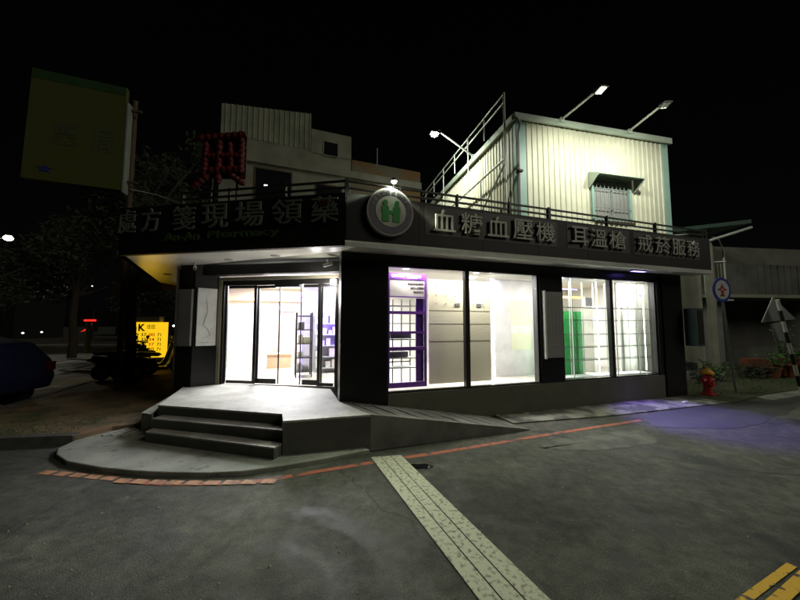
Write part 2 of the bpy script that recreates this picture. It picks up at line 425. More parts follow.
for a, b in ((0, .31), (.335, .63), (.655, 1)):
    P = lambda t, e: (-.372 + t * .385 + e * (.856 - 0 * t), 4.433 + t * .066 - e * 2.224)
    p0 = P(a, 0); p1 = P(b, 0); sl = 0.475
    q0 = (.484 + a * .44, 2.209); q1 = (.484 + b * .44, 2.209)
    e = 1.9
    r0 = (p0[0] + (q0[0] - p0[0]) * e, p0[1] + (q0[1] - p0[1]) * e); r1 = (p1[0] + (q1[0] - p1[0]) * e, p1[1] + (q1[1] - p1[1]) * e)
    k = len(st.v); st.v += [(*p0, .012), (*r0, .012), (*r1, .012), (*p1, .012)]; st.f.append([k, k + 1, k + 2, k + 3]); st.m.append(0)
struct(st, 'stop_line', 'cream_paint')
yl = MB()
ribbon([(2.78, 2.51), (2.15, 2.215), (-2, .25)], .05, .004, yl); ribbon([(6.5, 4.2), (2.94, 2.50), (2.345, 2.205), (-2, .13)], .07, .008, yl)
struct(yl, 'yellow_centre_line', 'yellow_paint')
ln = MB(); ribbon([(-10.9, 8), (-12.04, 11.8), (-12.92, 15.2), (-17, 30)], .12, .004, ln); ribbon([(-14, 11), (-17.4, 22)], .1, .004, ln)
struct(ln, 'lane_line', 'cream_paint')
struct(MB().prism([(-30, 27.5), (-15, 27.5), (-15, 28.6), (-30, 28.6)], -.02, .1), 'far_pavement', 'concrete')
# puddle in a pothole, patches
blob([(4.3, 5.75), (5.6, 5.7), (7.4, 6.6), (8.6, 7.5), (7.6, 7.75), (6.0, 7.1), (4.6, 6.45)], 3, .0045, 'asphalt_patch', 'patch_asphalt')
blob([(1.9, 4.75), (2.6, 4.7), (3.6, 4.95), (3.9, 5.5), (3.1, 5.35), (2.2, 5.05)], 5, .0045, 'worn_concrete_patch', 'pale_worn')
crk = MB(); cp_ = [(2.4, 4.55), (2.8, 4.6), (3.2, 4.45), (3.7, 4.35), (4.1, 4.05), (4.6, 3.9), (5.3, 3.55)]
for a, b in zip(smooth(cp_, 4), smooth(cp_, 4)[1:]): ribbon([(a[0], a[1] + .01 * math.sin(a[0] * 40)), (b[0], b[1] + .01 * math.sin(b[0] * 40))], .011, .006, crk)
struct(crk, 'road_crack', 'patch_asphalt')
pd = MB(); c = (.24, 4.17); k = 18
pd.v = [(c[0], c[1], .006)] + [(c[0] + .16 * math.cos(t * 2 * PI / k) * (1 + .18 * math.sin(3 * t)), c[1] + .07 * math.sin(t * 2 * PI / k) * (1 + .2 * math.cos(2 * t)), .006) for t in range(k)]
pd.f = [[0, 1 + i, 1 + (i + 1) % k] for i in range(k)]; pd.m = [0] * k
struct(pd, 'puddle', 'puddle')
# loose grit
gr = MB()
for i in range(600):
    y = random.uniform(2.0, 7.5); x = random.uniform(-1.15, 1.15) * y
    if (y > 4 + .345 * (x + .97) - .15) : continue
    r = random.uniform(.003, .011) * random.choice((1, 1, 1.4)); b = len(gr.v)
    a = random.random() * 6
    for j in range(4): gr.v.append((x + r * math.cos(a + j * PI / 2) * random.uniform(.7, 1.2), y + r * math.sin(a + j * PI / 2), .001))
    gr.v.append((x, y, r * .9))
    for j in range(4): gr.f.append([b + j, b + (j + 1) % 4, b + 4]); gr.m.append(0)
o = gr.build('road_grit', 'stone_bit'); tag(o, 'small pale stones scattered over the asphalt', 'grit', kind='stuff')

# ================================================================ entrance platform
pf = thing('entrance_platform', (-2.5, 5.5, .05), 'grey concrete entrance platform with three steps and a side ramp', 'steps')
top = [(-3.70, 5.23), (-1.62, 4.712), (-1.49, 4.372), (-.40, 4.68), R(-.01, .01, 0)[:2], R(-.0, -1.1, 0)[:2], (-3.7, 7.2), (-4.35, 6.9)]
MB().prism([(p[0], p[1]) for p in top], .0, .455).build('platform_base', 'shaded_concrete', pf)
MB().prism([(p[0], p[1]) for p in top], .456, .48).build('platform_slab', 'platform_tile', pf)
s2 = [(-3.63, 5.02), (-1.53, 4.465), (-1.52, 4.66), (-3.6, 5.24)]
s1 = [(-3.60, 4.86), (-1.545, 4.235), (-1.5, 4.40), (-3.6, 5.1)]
MB().prism(s2, .0, .32).build('step', 'shaded_concrete', pf)  # risers coloured dark as shade under the pale treads
MB().prism(s1, .0, .18).build('step', 'shaded_concrete', pf)
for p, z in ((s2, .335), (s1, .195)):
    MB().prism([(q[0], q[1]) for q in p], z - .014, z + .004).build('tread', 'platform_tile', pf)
# ramp beside the wall
r0 = Vector((-.40, 4.68)); r1 = Vector((2.11, 5.575))
w0 = Vector(R(.15, .012, 0)[:2]); w1 = Vector(R(2.75, .012, 0)[:2])
MB().prism([tuple(r0), tuple(r1), tuple(w1), tuple(w0), R(-.01, .012, 0)[:2]], [0] * 5, [.48, .012, .012, .46, .478]).build('ramp', 'ramp_concrete', pf)
gv = MB()
for i in range(8):
    t = .06 + i * .12; tb = t - .05; zf = lambda q: .48 + (.012 - .48) * q + .0
    a = r0.lerp(r1, t); b = w0.lerp(w1, max(0, tb)); e = (r1 - r0).normalized() * .016; dz = .016 * .468 / (r1 - r0).length
    za, zb = zf(t), .46 + (.012 - .46) * max(0, tb)
    gv.prism([tuple(a), tuple(a + e), tuple(b + e), tuple(b)], [za - .03, za - .03, zb - .03, zb - .03], [za + .008, za + .008 - dz, zb + .008 - dz, zb + .008])
gv.build('anti_slip_strip', 'platform_tile', pf)
MB().prism([(-4.02, 5.33), (-3.78, 5.22), (-4.28, 6.86), (-4.5, 6.8)], .0, .34).build('side_kerb', 'concrete', pf)

# ================================================================ shop building
sb = thing('shop_building', R(3.5, -3, 0), 'black fronted corner pharmacy with glazed shopfront under a wide canopy', 'shop')
# plinth and piers
MB().box(R, .82, 7.62, -.2, 0, 0, .535).build('plinth', 'plinth_paint', sb)
wl = MB()
wl.box(R, 0, .79, -.2, .0, .0, 2.92)
wl.box(R, 4.03, 4.62, -.2, .002, .537, 2.92)
wl.box(R, 7.47, 7.62, -.2, .002, .537, 2.92)
wl.box(R, 7.62, 8.3, -.2, .03, 0, 2.92)
wl.box(R, .79, 4.03, -.2, .003, 2.74, 2.92); wl.box(R, 4.62, 7.47, -.2, .003, 2.74, 2.92)
B_ = (-1.2, 6.62); ppt = R(0, 0, 0)[:2]
wl.prism([ppt, R(.3, -.19, 0)[:2], (-.9, 6.9), (-1.19, 6.9), (-1.19, 6.5)], .0, 2.915)
wl.build('shopfront_wall', 'black_stone', sb)
# left pier
MB().prism([(-4.5, 6.76), (-4.12, 6.69), (-3.80, 7.03), (-3.80, 7.3), (-4.6, 7.3)], 0, 1.27).build('pier', 'black_stone', sb)
MB().prism([(-4.48, 6.79), (-4.13, 6.72), (-3.82, 7.05), (-3.82, 7.3), (-4.58, 7.3)], 1.27, 2.918).build('pier', 'black_panel', sb)
# side wall along the side street
FS = Fr((-4.6, 7.3), math.radians(90 + 20))
MB().box(FS, 0, 9, .0, -.2, 0, 2.9).build('side_wall', 'black_panel', sb)
# back and right walls, partition
IN = MB()
IN.box(R, -3.2, 8.3, -6.0, -6.2, .0, 3.2)
IN.box(R, 8.1, 8.3, -6, -.2, .0, 3.2)
IN.box(FS, 0.0, 5.2, -.21, -.26, .48, 3.1)
IN.build('interior_wall', 'white_plaster', sb)
FP = [Dr(.0, -.09, 0)[:2], Dr(2.55, -.09, 0)[:2], R(.35, -.2, 0)[:2], R(8.1, -.2, 0)[:2], R(8.1, -6, 0)[:2], R(-3.3, -6, 0)[:2], (-4.4, 7.35)]
MB().prism(FP, .3, .484).build('interior_floor', 'interior_floor', sb)
# trim platform overlap: interior floor starts behind the doors
MB().prism(FP, 2.86, 2.9).build('ceiling', 'white_plaster', sb)
# roof slab
MB().prism([R(0, 0, 0)[:2], R(8.3, 0, 0)[:2], R(8.3, -12, 0)[:2], R(-3.2, -12, 0)[:2], (-4.5, 6.9)], 3.0, 3.62).build('roof', 'old_plaster', sb)
# canopy: soffit, fascias
c0 = (-.84, 5.05); c1 = (-4.93, 5.77); c2 = (-7.9, 11.2); rc = R(8.75, OV, 0)[:2]
MB().prism([c1, c0, rc, R(8.75, 0, 0)[:2], R(0, 0, 0)[:2], (-4.5, 6.9), (-5.9, 11.2), c2], 2.92, 3.0).build('canopy_soffit', 'soffit_panel', sb)
MB().box(Lf, 0, 4.153, 0, -.1, 2.915, 3.752).build('fascia', 'black_panel', sb, bevel=.004)
P1 = Fr(c0, math.radians(19.1)); TH = 0
MB().box(P1, 0.01, 8.75, 0, -.1, 2.975, 3.75).build('fascia', 'black_panel', sb, bevel=.004)
FE = Fr(c1, math.atan2(c2[1] - c1[1], c2[0] - c1[0]))
MB().box(FE, .02, 6.1, .0, .1, 2.92, 3.75).build('fascia', 'black_panel', sb)
MB().box(P1, 8.65, 8.75, -.1, -.6, 2.95, 3.75).build('fascia_return', 'black_panel', sb)
fp = MB()
for a, b in ((1.33, 4.12), (4.36, 6.05), (6.18, 8.35)): fp.box(P1, a, b, .001, .006, 3.2, 3.70)
fp.build('fascia_panel', 'brown_panel', sb)
MB().box(P1, 0, 8.76, .004, -.1, 2.905, 2.97).build('fascia_trim', 'white_steel', sb)
for s_ in (1.22, 2.45, 3.66, 4.9, 6.12, 7.34): MB().box(P1, s_, s_ + .006, .0005, .003, 2.98, 3.748).build('panel_joint', 'joint_grey', sb)
for s_ in (.82, 2.05, 3.28): MB().box(Lf, s_, s_ + .006, .0005, .003, 2.92, 3.748).build('panel_joint', 'joint_grey', sb)
for z in (1.1, 1.72, 2.34): MB().box(R, .01, .78, .001, .003, z, z + .006).build('panel_joint', 'joint_grey', sb)
# front beam above the doors
MB().box(Dr, -.35, 2.7, .3, .0, 2.72, 2.915).build('door_beam', 'black_panel', sb)

# doors
dw = MB(); dw.box(Dr, -.09, -.02, .0, .06, .481, 2.70); dw.box(Dr, -.02, 2.56, .0, .06, 2.63, 2.70)
dw.build('door_surround', 'champagne_metal', sb)
df = MB(); df.box(Dr, -.018, .03, -.08, .03, .481, 2.628); df.box(Dr, .03, 2.52, -.08, .03, 2.53, 2.628); df.box(Dr, 2.5, 2.56, -.08, .03, .481, 2.528); df.box(Dr, 1.18, 1.72, -.09, .045, 2.47, 2.53)
df.build('door_frame', 'frame_metal', sb)
for a0, a1, o, kind in ((.035, .745, -.02, 'f'), (2.1, 2.5, -.02, 'f'), (.70, 1.23, -.09, 's'), (1.69, 2.17, -.09, 's')):
    p = MB(); st_ = .035 if kind == 'f' else .018
    p.box(Dr, a0, a0 + (.06 if a0 > 2 or (kind == 's' and a0 < 1) else st_), o - .03, o, .5, 2.528); p.box(Dr, a1 - (.06 if a1 > 2.1 and kind == 's' or a0 < .1 else st_), a1, o - .03, o, .5, 2.528)
    p.box(Dr, a0 + .061, a1 - .061, o - .028, o - .002, .5, .56 if kind == 'f' else .60)
    p.box(Dr, a0 + .061, a1 - .061, o - .028, o - .002, 2.47, 2.527)
    dd = p.build('sliding_door' if kind == 's' else 'fixed_sidelight', 'frame_metal', sb)
    MB().box(Dr, a0 + .03, a1 - .03, o - .018, o - .012, .56, 2.5).build('pane', 'pane', dd)
dl = MB().box(Dr, 2.40, 2.50, .04, .10, 2.50, 2.60).build('door_lamp', 'led_white'); tag(dl, 'small bright lamp at the top right corner of the entrance doors', 'lamp')
lamp('door_lamp_light', 'POINT', Dr(2.25, .45, 2.45), 24, (1, .97, .88), .06, parent=dl)
# windows
for (a0, a1, mu) in ((.80, 4.02, 2.378), (4.63, 7.46, 6.045)):
    f = MB()
    f.box(R, a0, a0 + .03, -.12, -.03, .538, 2.738); f.box(R, a1 - .03, a1, -.12, -.03, .538, 2.738)
    f.box(R, a0 + .03, a1 - .03, -.12, -.03, .538, .565); f.box(R, a0 + .03, a1 - .03, -.12, -.03, 2.715, 2.738); f.box(R, mu - .045, mu + .045, -.12, -.025, .566, 2.714)
    w = f.build('window', 'frame_metal', sb)
    MB().box(R, a0 + .03, mu - .045, -.078, -.07, .566, 2.714).build('pane', 'pane', w)
    MB().box(R, mu + .045, a1 - .03, -.078, -.07, .566, 2.714).build('pane', 'pane', w)
    MB().box(R, a0 + .01, a1 - .01, -.7, -.125, 2.76, 2.85).build('bulkhead', 'white_plaster', sb)
# soffit cove light trim along right wall
# interior downlights (lit)
def downlight(s_, o_, e, col=(1, .95, .85), z=2.855):
    t = thing('ceiling_light', R(s_, o_, z), None, None)
    return t
DL = [(1.2, -3.2, 'lit round ceiling light nearest the sliding doors', 1), (-1.2, -3.6, 'lit round ceiling light at the left of the hall', 1), (-1.0, -5.0, 'lit round ceiling light near the back wall on the left', 1), (1.2, -5.0, 'lit round ceiling light near the back wall behind the doors', 1),
      (3.4, -1.6, 'lit round ceiling light above the white gap in the first window', 1), (6.0, -1.6, 'lit round ceiling light above the glass shelves of the second window', 1)]
for s_, o_, lb, _ in DL:
    m = MB(); p = R(s_, o_, 0); m.lathe((p[0], p[1], 2.835), [(.11, 0), (.13, .005), (.13, .024)], 20)
    t = m.build('ceiling_light', 'led_white'); tag(t, lb, 'ceiling light', 'ceiling lights in the shop')
    lamp('lamp', 'AREA', (p[0], p[1], 2.82), LAMP['room'], (.96, .96, 1), .9, (p[0], p[1], 0))
# spots just inside the windows
for s_, lb in ((1.25, 'small lit spotlight above the purple display rack'), (2.75, 'small lit spotlight above the beige panel right of the mullion'), (4.9, 'small lit spotlight at the top left of the second window')):
    p = R(s_, -.3, 0); m = MB(); m.lathe((p[0], p[1], 2.735), [(.045, 0), (.055, .004), (.055, .024)], 14)
    t = m.build('window_spotlight', 'led_white'); tag(t, lb, 'spotlight', 'window spotlights')
    lamp('lamp', 'AREA', (p[0], p[1], 2.72), 16, (1, .95, .85), .12, (p[0], p[1], 0))
for nm, sa, ln_, e_ in (('window_fill_light', 2.4, 2.9, 22), ('window_fill_light', 6.05, 2.6, 24)):  # unseen fill lights added behind the glass to brighten the display boards
    o = lamp(nm, 'AREA', R(sa, -.19, 2.745), e_ * 3.2, (1, .95, .80), .1); o.data.shape = 'RECTANGLE'; o.data.size = ln_; o.data.size_y = .05; o.rotation_euler = (math.radians(22), 0, math.radians(19.1))
for s_, o_, tx_ in ((5.93, -.30, -40), (7.44, -.30, 35), (4.68, -.3, -60), (3.24, -.52, -50)):
    MB().box(R, s_ - .008, s_ + .008, o_ - .012, o_, .62, 2.68).build('led_strip', 'led_white', sb)
    o = lamp('led_strip_light', 'AREA', R(s_ + (.03 if tx_ < 0 else -.03), o_ - .02, 1.65), 9, (.93, 1, .92), .1); o.data.shape = 'RECTANGLE'; o.data.size = .04; o.data.size_y = 2.0
    o.rotation_euler = (math.radians(90), 0, math.radians(19.1 + tx_))
for s_, e_ in ((7.5, 10),):  # added fill without a fixture, brightens the white back panel
    o = lamp('cabinet_fill_light', 'AREA', R(s_, -.3, 2.72), e_, (1, 1, .86), .1); o.data.shape = 'RECTANGLE'; o.data.size = .9; o.data.size_y = .1; o.rotation_euler = (math.radians(18), 0, math.radians(19.1))
lamp('door_fill_light', 'AREA', R(-.6, -2.75, 2.8), LAMP['door'], (.96, .96, 1), 1.6, R(-1.2, -.2, .3))  # unseen fill aimed out through the doors, added to brighten platform and soffit

# ---- interior things seen through the doors
bw = MB().box(R, -1.2, 1.0, -5.99, -5.93, .48, 2.6).build('interior_panel', 'pink_wall', sb)
MB().box(R, -2.95, 2.2, -5.92, -5.80, 2.45, 2.55).build('cove_light', 'led_warm', sb)
nt = thing('wall_notice', R(-.75, -5.9, 2.1), 'white framed notice on the pink back wall', 'notice')
MB().box(R, -.98, -.52, -5.93, -5.88, 2.14, 2.40).build('frame', 'poster_case', nt)
k = MB()
for i in range(5): k.box(R, -.94 + i * .08, -.885 + i * .08, -5.88, -5.874, 2.2, 2.33)
k.build('faint_marks', 'grey_screen', nt)
def rack(name, s0, s1, o0, o1, z1, n, label, m='dark_metal', goods=True, seed=1):
    random.seed(seed)
    t = thing(name, R((s0 + s1) / 2, (o0 + o1) / 2, .48), label, 'shelf unit')
    for s_ in (s0, s1 - .03):
        for o_ in (o0, o1 - .03): MB().box(R, s_, s_ + .03, o_, o_ + .03, .485, z1).build('upright', m, t)
    for i in range(n):
        z = .6 + (z1 - .7) * i / (n - 1); MB().box(R, s0 + .031, s1 - .031, o0, o1, z, z + .022).build('shelf', m if goods else 'white_steel', t)
    if goods:
        for i in range(n - 1):
            z = .622 + (z1 - .7) * i / (n - 1); g_ = MB(); x = s0 + .05
            while x < s1 - .2:
                w_ = random.uniform(.07, .16); h_ = random.uniform(.1, .22)
                if random.random() < .75: g_.box(R, x, x + w_, o0 + .05, o1 - .04, z, z + h_)
                x += w_ + random.uniform(.01, .05)
            if g_.v: tag(g_.build('stock', random.choice(['poster_white', 'beige_board', 'grey_board', 'poster_case'])), 'row of small packs standing on ' + label.split(' shelving')[0] + ' rack, shelf ' + ['at the bottom', 'second up', 'third up', 'fourth up', 'near the top', 'topmost'][min(i, 5)], 'goods', 'packs on the shelves')
    return t
rack('shelf_rack', -.60, -.22, -3.2, -2.7, 2.0, 5, 'dark metal shelving seen through the right sliding door', seed=3)
rack('shelf_rack', -.12, 1.1, -3.62, -3.25, 2.1, 6, 'pale shelving of small packs in front of the violet wall', m='white_steel', seed=8)
rack('shelf_rack', -2.75, -2.35, -5.2, -3.4, 2.3, 5, 'long pale shelving along the left wall inside the doors', m='white_steel', goods=False, seed=5)
bx = thing('wooden_crate', R(-.95, -4.9, .48), 'pale wooden crate on the floor behind the open doors', 'crate')
MB().box(R, -1.3, -.65, -5.1, -4.7, .48, .85).build('crate_body', 'orange_wood', bx)
MB().box(R, -1.34, -.61, -5.14, -4.66, .853, .885).build('lid', 'orange_wood', bx)
MB().box(R, -.42, 1.3, -3.75, -3.68, .485, 2.75).build('partition', 'poster_white', sb)
MB().box(R, -.47, -.43, -3.72, -3.66, .6, 2.55).build('purple_led_strip', 'led_purple', sb)
lamp('purple_wall_light', 'AREA', R(.35, -2.9, 1.75), 24, (.22, .12, 1), .5, R(.3, -3.7, 1.7))
lamp('purple_wall_light', 'AREA', R(-2.2, -3.6, 2.3), 10, (.35, .3, 1), .5, R(-2.8, -5, 1.8))

# ---- first window: purple display rack, beige panels
pr = thing('display_rack', R(1.18, -.25, .5), 'purple framed display rack with oatmeal header poster in the first window', 'display rack')
PU = MB(); a0, a1 = .90, 1.66
PU.box(R, a0, a0 + .035, -.36, -.30, .57, 2.66); PU.box(R, a1 - .035, a1, -.36, -.30, .57, 2.66)
PU.box(R, a0 + .035, a1 - .035, -.36, -.30, .57, .66)
for z0, z1 in ((1.235, 1.30), (1.54, 1.585), (1.90, 1.955)): PU.box(R, a0 + .035, a1 - .035, -.36, -.30, z0, z1)
PU.box(R, a0 + .035, a1 - .035, -.36, -.30, 2.21, 2.23)
PU.box(R, a0 + .035, a1 - .035, -.36, -.30, 2.54, 2.66)
PU.build('frame', 'purple', pr)
MB().box(R, a0 + .036, a1 - .036, -.35, -.31, 2.231, 2.539).build('header_poster', 'poster_white', pr)
tx = MB(); text_on(tx, R, 'QUAKER', a0 + .06, a0 + .32, 2.57, 2.63, -.30, -.296, .02); text_on(tx, R, '桂格燕麥', a0 + .37, a0 + .66, 2.565, 2.635, -.30, -.296, .015)
tx.build('lettering', 'poster_white', pr)
# plain round portrait-like dark badge is left out; three lines of small print remain
tx = MB()
for i, (txt, w_) in enumerate((('健康營養專家', .32), ('全家人的營養', .26), ('每日活力', .2))):
    text_on(tx, R, txt, a1 - .06 - w_, a1 - .06, 2.44 - i * .075, 2.485 - i * .075, -.31, -.307, .0)
tx.build('small_print', 'ink', pr)
MB().box(R, a1 - .19, a1 - .036, -.39, -.365, .66, 1.235).box(R, a1 - .19, a1 - .036, -.39, -.365, 1.3, 2.2).build('side_panel', 'purple', pr)
sh = MB()
for z in (.9, 1.08, 1.42, 1.72, 2.05): sh.box(R, a0 + .04, a1 - .18, -.76, -.41, z, z + .015)
sh.build('shelf', 'white_steel', pr)
hk = MB()
for x in (1.12, 1.30, 1.48):
    hk.box(R, x, x + .018, -.74, -.72, .6, 2.2)
hk.box(R, a0 + .04, a1 - .18, -.76, -.74, .98, 1.0)
hk.build('rail', 'dark_metal', pr)
MB().box(R, a0 + .1, a1 - .25, -.66, -.46, 1.45, 1.56).box(R, a0 + .1, a1 - .3, -.66, -.5, 1.1, 1.2).build('tray', 'grey_board', pr)
bp = thing('display_board', R(2.2, -.4, .5), 'tall beige peg display board either side of the dark mullion', 'display board')
MB().box(R, 1.79, 3.19, -.53, -.50, .566, 2.60).build('board', 'beige_board', bp)
sm = MB()
for z in (1.98, 1.72, 1.38): sm.box(R, 1.79, 3.19, -.50, -.496, z, z + .012)
sm.box(R, 2.57, 2.585, -.50, -.496, .57, 1.97)
sm.build('seam', 'seam', bp)
pg = MB()
for i in range(6):
    for j in range(3): 
        x = 1.95 + i * .21; z = 2.12 + j * .16; pg.box(R, x, x + .016, -.50, -.47, z, z + .016)
pg.build('pegs', 'poster_white', bp)
mk = MB(); mk.box(R, 2.36, 2.48, -.50, -.49, 2.07, 2.14); mk.box(R, 2.86, 2.97, -.50, -.49, 2.07, 2.14); mk.build('price_tag', 'grey_board', bp)
MB().box(R, 5.35, 5.4, -3.2, -1.6, .485, 2.86).build('partition', 'white_plaster', sb)
MB().box(R, 3.6, 5.34, -3.3, -3.2, .485, 2.86).build('partition', 'white_plaster', sb)
MB().box(R, 3.85, 5.3, -1.36, -1.30, .486, 2.8).build('partition', 'poster_white', sb)
MB().box(R, 4.3, 4.9, -1.298, -1.292, 1.7, 2.3).box(R, 4.3, 4.9, -1.298, -1.292, 1.1, 1.5).build('faint_wall_panel', 'beige_board', sb)

# ---- second window: glass shelves
gc = thing('glass_cabinet', R(6, -.4, .5), 'wide glass shelf cabinet with steel uprights filling the second window', 'cabinet')
for s_ in (5.32, 5.70, 6.04, 6.42, 7.18, 7.52, 7.92):
    MB().box(R, s_, s_ + .024, -.52, -.50, .5, 2.7).build('upright', 'white_steel', gc)
for s_ in (5.02, 6.3, 7.0):
    MB().box(R, s_, s_ + .018, -.16, -.145, .57, 2.7).build('upright', 'white_steel', gc)
for z in (.93, 1.21, 1.49, 1.80, 2.08):
    MB().box(R, 4.75, 7.9, -.499, -.17, z, z + .008).build('shelf', 'shelf_glass', gc)
    MB().box(R, 4.7, 7.42, -.168, -.162, z - .004, z + .010).build('shelf_edge', 'rim_grey', gc)
MB().box(R, 4.7, 7.42, -.5, -.16, .566, .58).build('base', 'poster_white', gc)
gb = MB().box(R, 4.75, 5.78, -.62, -.6, .5, 2.02).build('green_panel', 'green_board'); tag(gb, 'bright green panel behind the left end of the glass shelves', 'panel')
cg = MB().box(R, 6.92, 7.22, -1.6, -1.5, .49, 2.45).build('grey_column', 'grey_board'); tag(cg, 'dark grey upright panel standing behind the glass shelves', 'panel')
MB().box(R, 7.0, 8.08, -.64, -.60, .49, 2.75).box(R, 6.55, 6.9, -1.3, -1.25, .49, 2.2).build('back_panel', 'white_plaster', sb)
MB().box(R, 6.0, 8.09, -3.4, -3.3, .485, 2.86).build('partition', 'white_plaster', sb)
MB().box(R, 6.4, 7.8, -2.4, -2.3, 2.5, 2.56).build('cove_light', 'led_warm', sb)
for a, b, z, oo in ((5.1, 5.6, 2.52, -.53), (6.06, 6.4, 2.12, -.55), (6.06, 6.4, 1.83, -.55), (7.0, 7.4, 2.5, -.53), (7.6, 7.85, 2.5, -.53)):
    MB().box(R, a, b, oo - .02, oo, z, z + .014).build('purple_tube', 'led_purple', gc)
lamp('purple_tube_light', 'SPOT', R(6.6, .30, 2.86), LAMP['purple'], (.26, .16, 1), .06, (5.5, 6.35, 0), spot=58, blend=.6)
pf_ = MB().box(R, 6.35, 6.75, .2, .3, 2.885, 2.918).build('uv_lamp', ['dark_metal', 'led_purple']); tag(pf_, 'small violet lamp under the canopy above the second window', 'lamp')
pf_.data.polygons[0].material_index = 1

# wall cases
def wallcase(fr, a0, a1, o, z0, z1, label, m, edge=None, group=None):
    t = thing('poster_case', fr((a0 + a1) / 2, o, z0), label, 'poster case', group)
    MB().box(fr, a0, a1, o, o + .05, z0, z1).build('case', m, t)
    if edge: MB().box(fr, *edge, z0 - .02, z1 + .02).build('light_strip', 'led_strip' if 'led_strip' in M else 'poster_case', t)
    return t
t = wallcase(R, 4.13, 4.56, .003, 1.04, 2.38, 'tall grey notice case on the black wall between the two windows', 'grey_screen', (4.09, 4.128, .003, .07))
k = MB()
for i in range(4): k.box(R, 4.2 + i * .09, 4.206 + i * .09, .053, .056, 1.35, 2.3)
k.box(R, 4.17, 4.5, .053, .056, 1.30, 1.31); k.build('ruled_lines', 'seam', t)
LP = Fr((-4.48, 6.79), math.atan2(-.07, .35))
wallcase(LP, .03, .33, .003, 1.28, 2.42, 'grey notice case facing the street on the left pier', 'grey_screen')
LQ = Fr((-4.13, 6.72), math.atan2(.33, .31))
t = wallcase(LQ, .04, .40, .003, 1.28, 2.45, 'white poster case facing the entrance on the left pier', 'poster_case')
k = MB()
pts = [(.2, 2.2), (.24, 2.0), (.2, 1.85), (.16, 1.7), (.24, 1.62), (.3, 1.5), (.14, 1.42)]
for a, b in zip(pts, pts[1:]): k.tube(LQ(a[0], .056, a[1]), LQ(b[0], .056, b[1]), .004, k=5)
k.box(LQ, .1, .34, .053, .057, 1.34, 1.35).build('line_drawing', 'seam', t)
sk = MB().box(LQ, .18, .3, .003, .02, .82, .90).build('wall_socket', 'poster_case'); tag(sk, 'small white socket low on the left pier beside the entrance', 'socket')
t = thing('wall_board', R(8.5, .1, 1.2), 'small dark board at the right end of the shopfront', 'board')
MB().box(R, 8.34, 8.58, .03, .3, 1.2, 2.1).build('case', 'green_dark_metal', t); MB().box(R, 8.36, 8.56, .301, .305, 1.25, 2.05).build('face', 'dark_metal', t)
# cctv
def cctv(loc, yaw, label):
    t = thing('security_camera', loc, label, 'camera', 'cameras under the canopy')
    MB().tube(loc, (loc[0], loc[1], loc[2] - .06), .02).build('mount', 'poster_case', t)
    d = Vector((math.cos(yaw), math.sin(yaw), -.35)) * .09; c = Vector(loc) - Vector((0, 0, .09))
    MB().tube(c - d, c + d, .03, k=14).build('camera_body', 'poster_case', t)
    MB().tube(c + d * 1.01, c + d * 1.05, .022, k=14).build('lens', 'dark_glass', t)
cctv((-4.05, 6.55, 2.918), math.radians(-60), 'white security camera under the canopy beside the left pier')
cctv((-1.35, 6.2, 2.918), math.radians(-130), 'white security camera under the canopy beside the right pier')
for x, y, lb in ((-3.2, 6.2, 'round unlit downlight left in the canopy soffit'), (-2.2, 5.85, 'round unlit downlight right in the canopy soffit'), (-5.6, 8.0, 'round unlit downlight over the side street sidewalk')):
    o = MB().lathe((x, y, 2.905), [(.07, 0), (.085, .004), (.085, .018)], 18).build('soffit_downlight', 'rim_grey'); tag(o, lb, 'downlight', 'downlights in the canopy soffit')

# ================================================================ shop signs
def lettering(fr, items, name, label, m, o0=.02, o1=.055, bold=.012, group=None):
    a = items[0]; t = thing(name, fr(a[1], 0, a[3]), label, 'sign', group)
    for ch, a0, a1, z0, z1 in items:
        mb = MB(); text_on(mb, fr, ch, a0, a1, z0, z1, o0, o1, bold); mb.build('character', m, t)
    return t
Z0, Z1 = 3.275, 3.645
RT = [('血', 1.46, 1.872), ('糖', 1.994, 2.409), ('血', 2.52, 2.958), ('壓', 3.057, 3.495), ('機', 3.578, 4.015)]
lettering(P1, [(c, a, b, Z0, Z1) for c, a, b in RT], 'channel_letter_sign', 'steel letters 血糖血壓機 nearest the round emblem on the right fascia', 'brushed_steel', .03, .06, bold=.003)
lettering(P1, [(c, a, b, Z0, Z1) for c, a, b in [('耳', 4.43, 4.85), ('溫', 4.92, 5.36), ('槍', 5.42, 5.90)]], 'channel_letter_sign', 'steel letters 耳溫槍 in the middle of the right fascia', 'brushed_steel', .03, .06, bold=.003)
lettering(P1, [(c, a, b, Z0, Z1) for c, a, b in [('戒', 6.25, 6.69), ('菸', 6.78, 7.26), ('服', 7.33, 7.77), ('務', 7.83, 8.26)]], 'channel_letter_sign', 'steel letters 戒菸服務 at the far end of the right fascia', 'brushed_steel', .03, .06, bold=.003)
LT = [('處', .02, .38), ('方', .49, .86), ('箋', 1.11, 1.54), ('現', 1.67, 2.155), ('場', 2.283, 2.783), ('領', 2.93, 3.455), ('藥', 3.60, 4.05)]
t = lettering(Lf, [(c, a, b, 3.29, 3.70) for c, a, b in LT], 'channel_letter_sign', 'unlit steel letters 處方箋現場領藥 on the black fascia above the entrance', 'shaded_steel', .02, .045, bold=.003)
MB().box(Lf, 3.77, 3.88, .02, .06, 3.55, 3.64).build('red_accent', 'red_dark', t)
t = thing('latin_letter_sign', Lf(.95, .0, 3.10), 'small green An-An Pharmacy lettering under the steel letters', 'sign')
mb = MB(); text_on(mb, Lf, 'An-An', .95, 1.62, 3.115, 3.25, .01, .035, .015); mb.build('word', 'green_letter', t)
mb = MB(); text_on(mb, Lf, 'Pharmacy', 1.78, 3.06, 3.09, 3.25, .01, .035, .015); mb.build('word', 'green_letter', t)
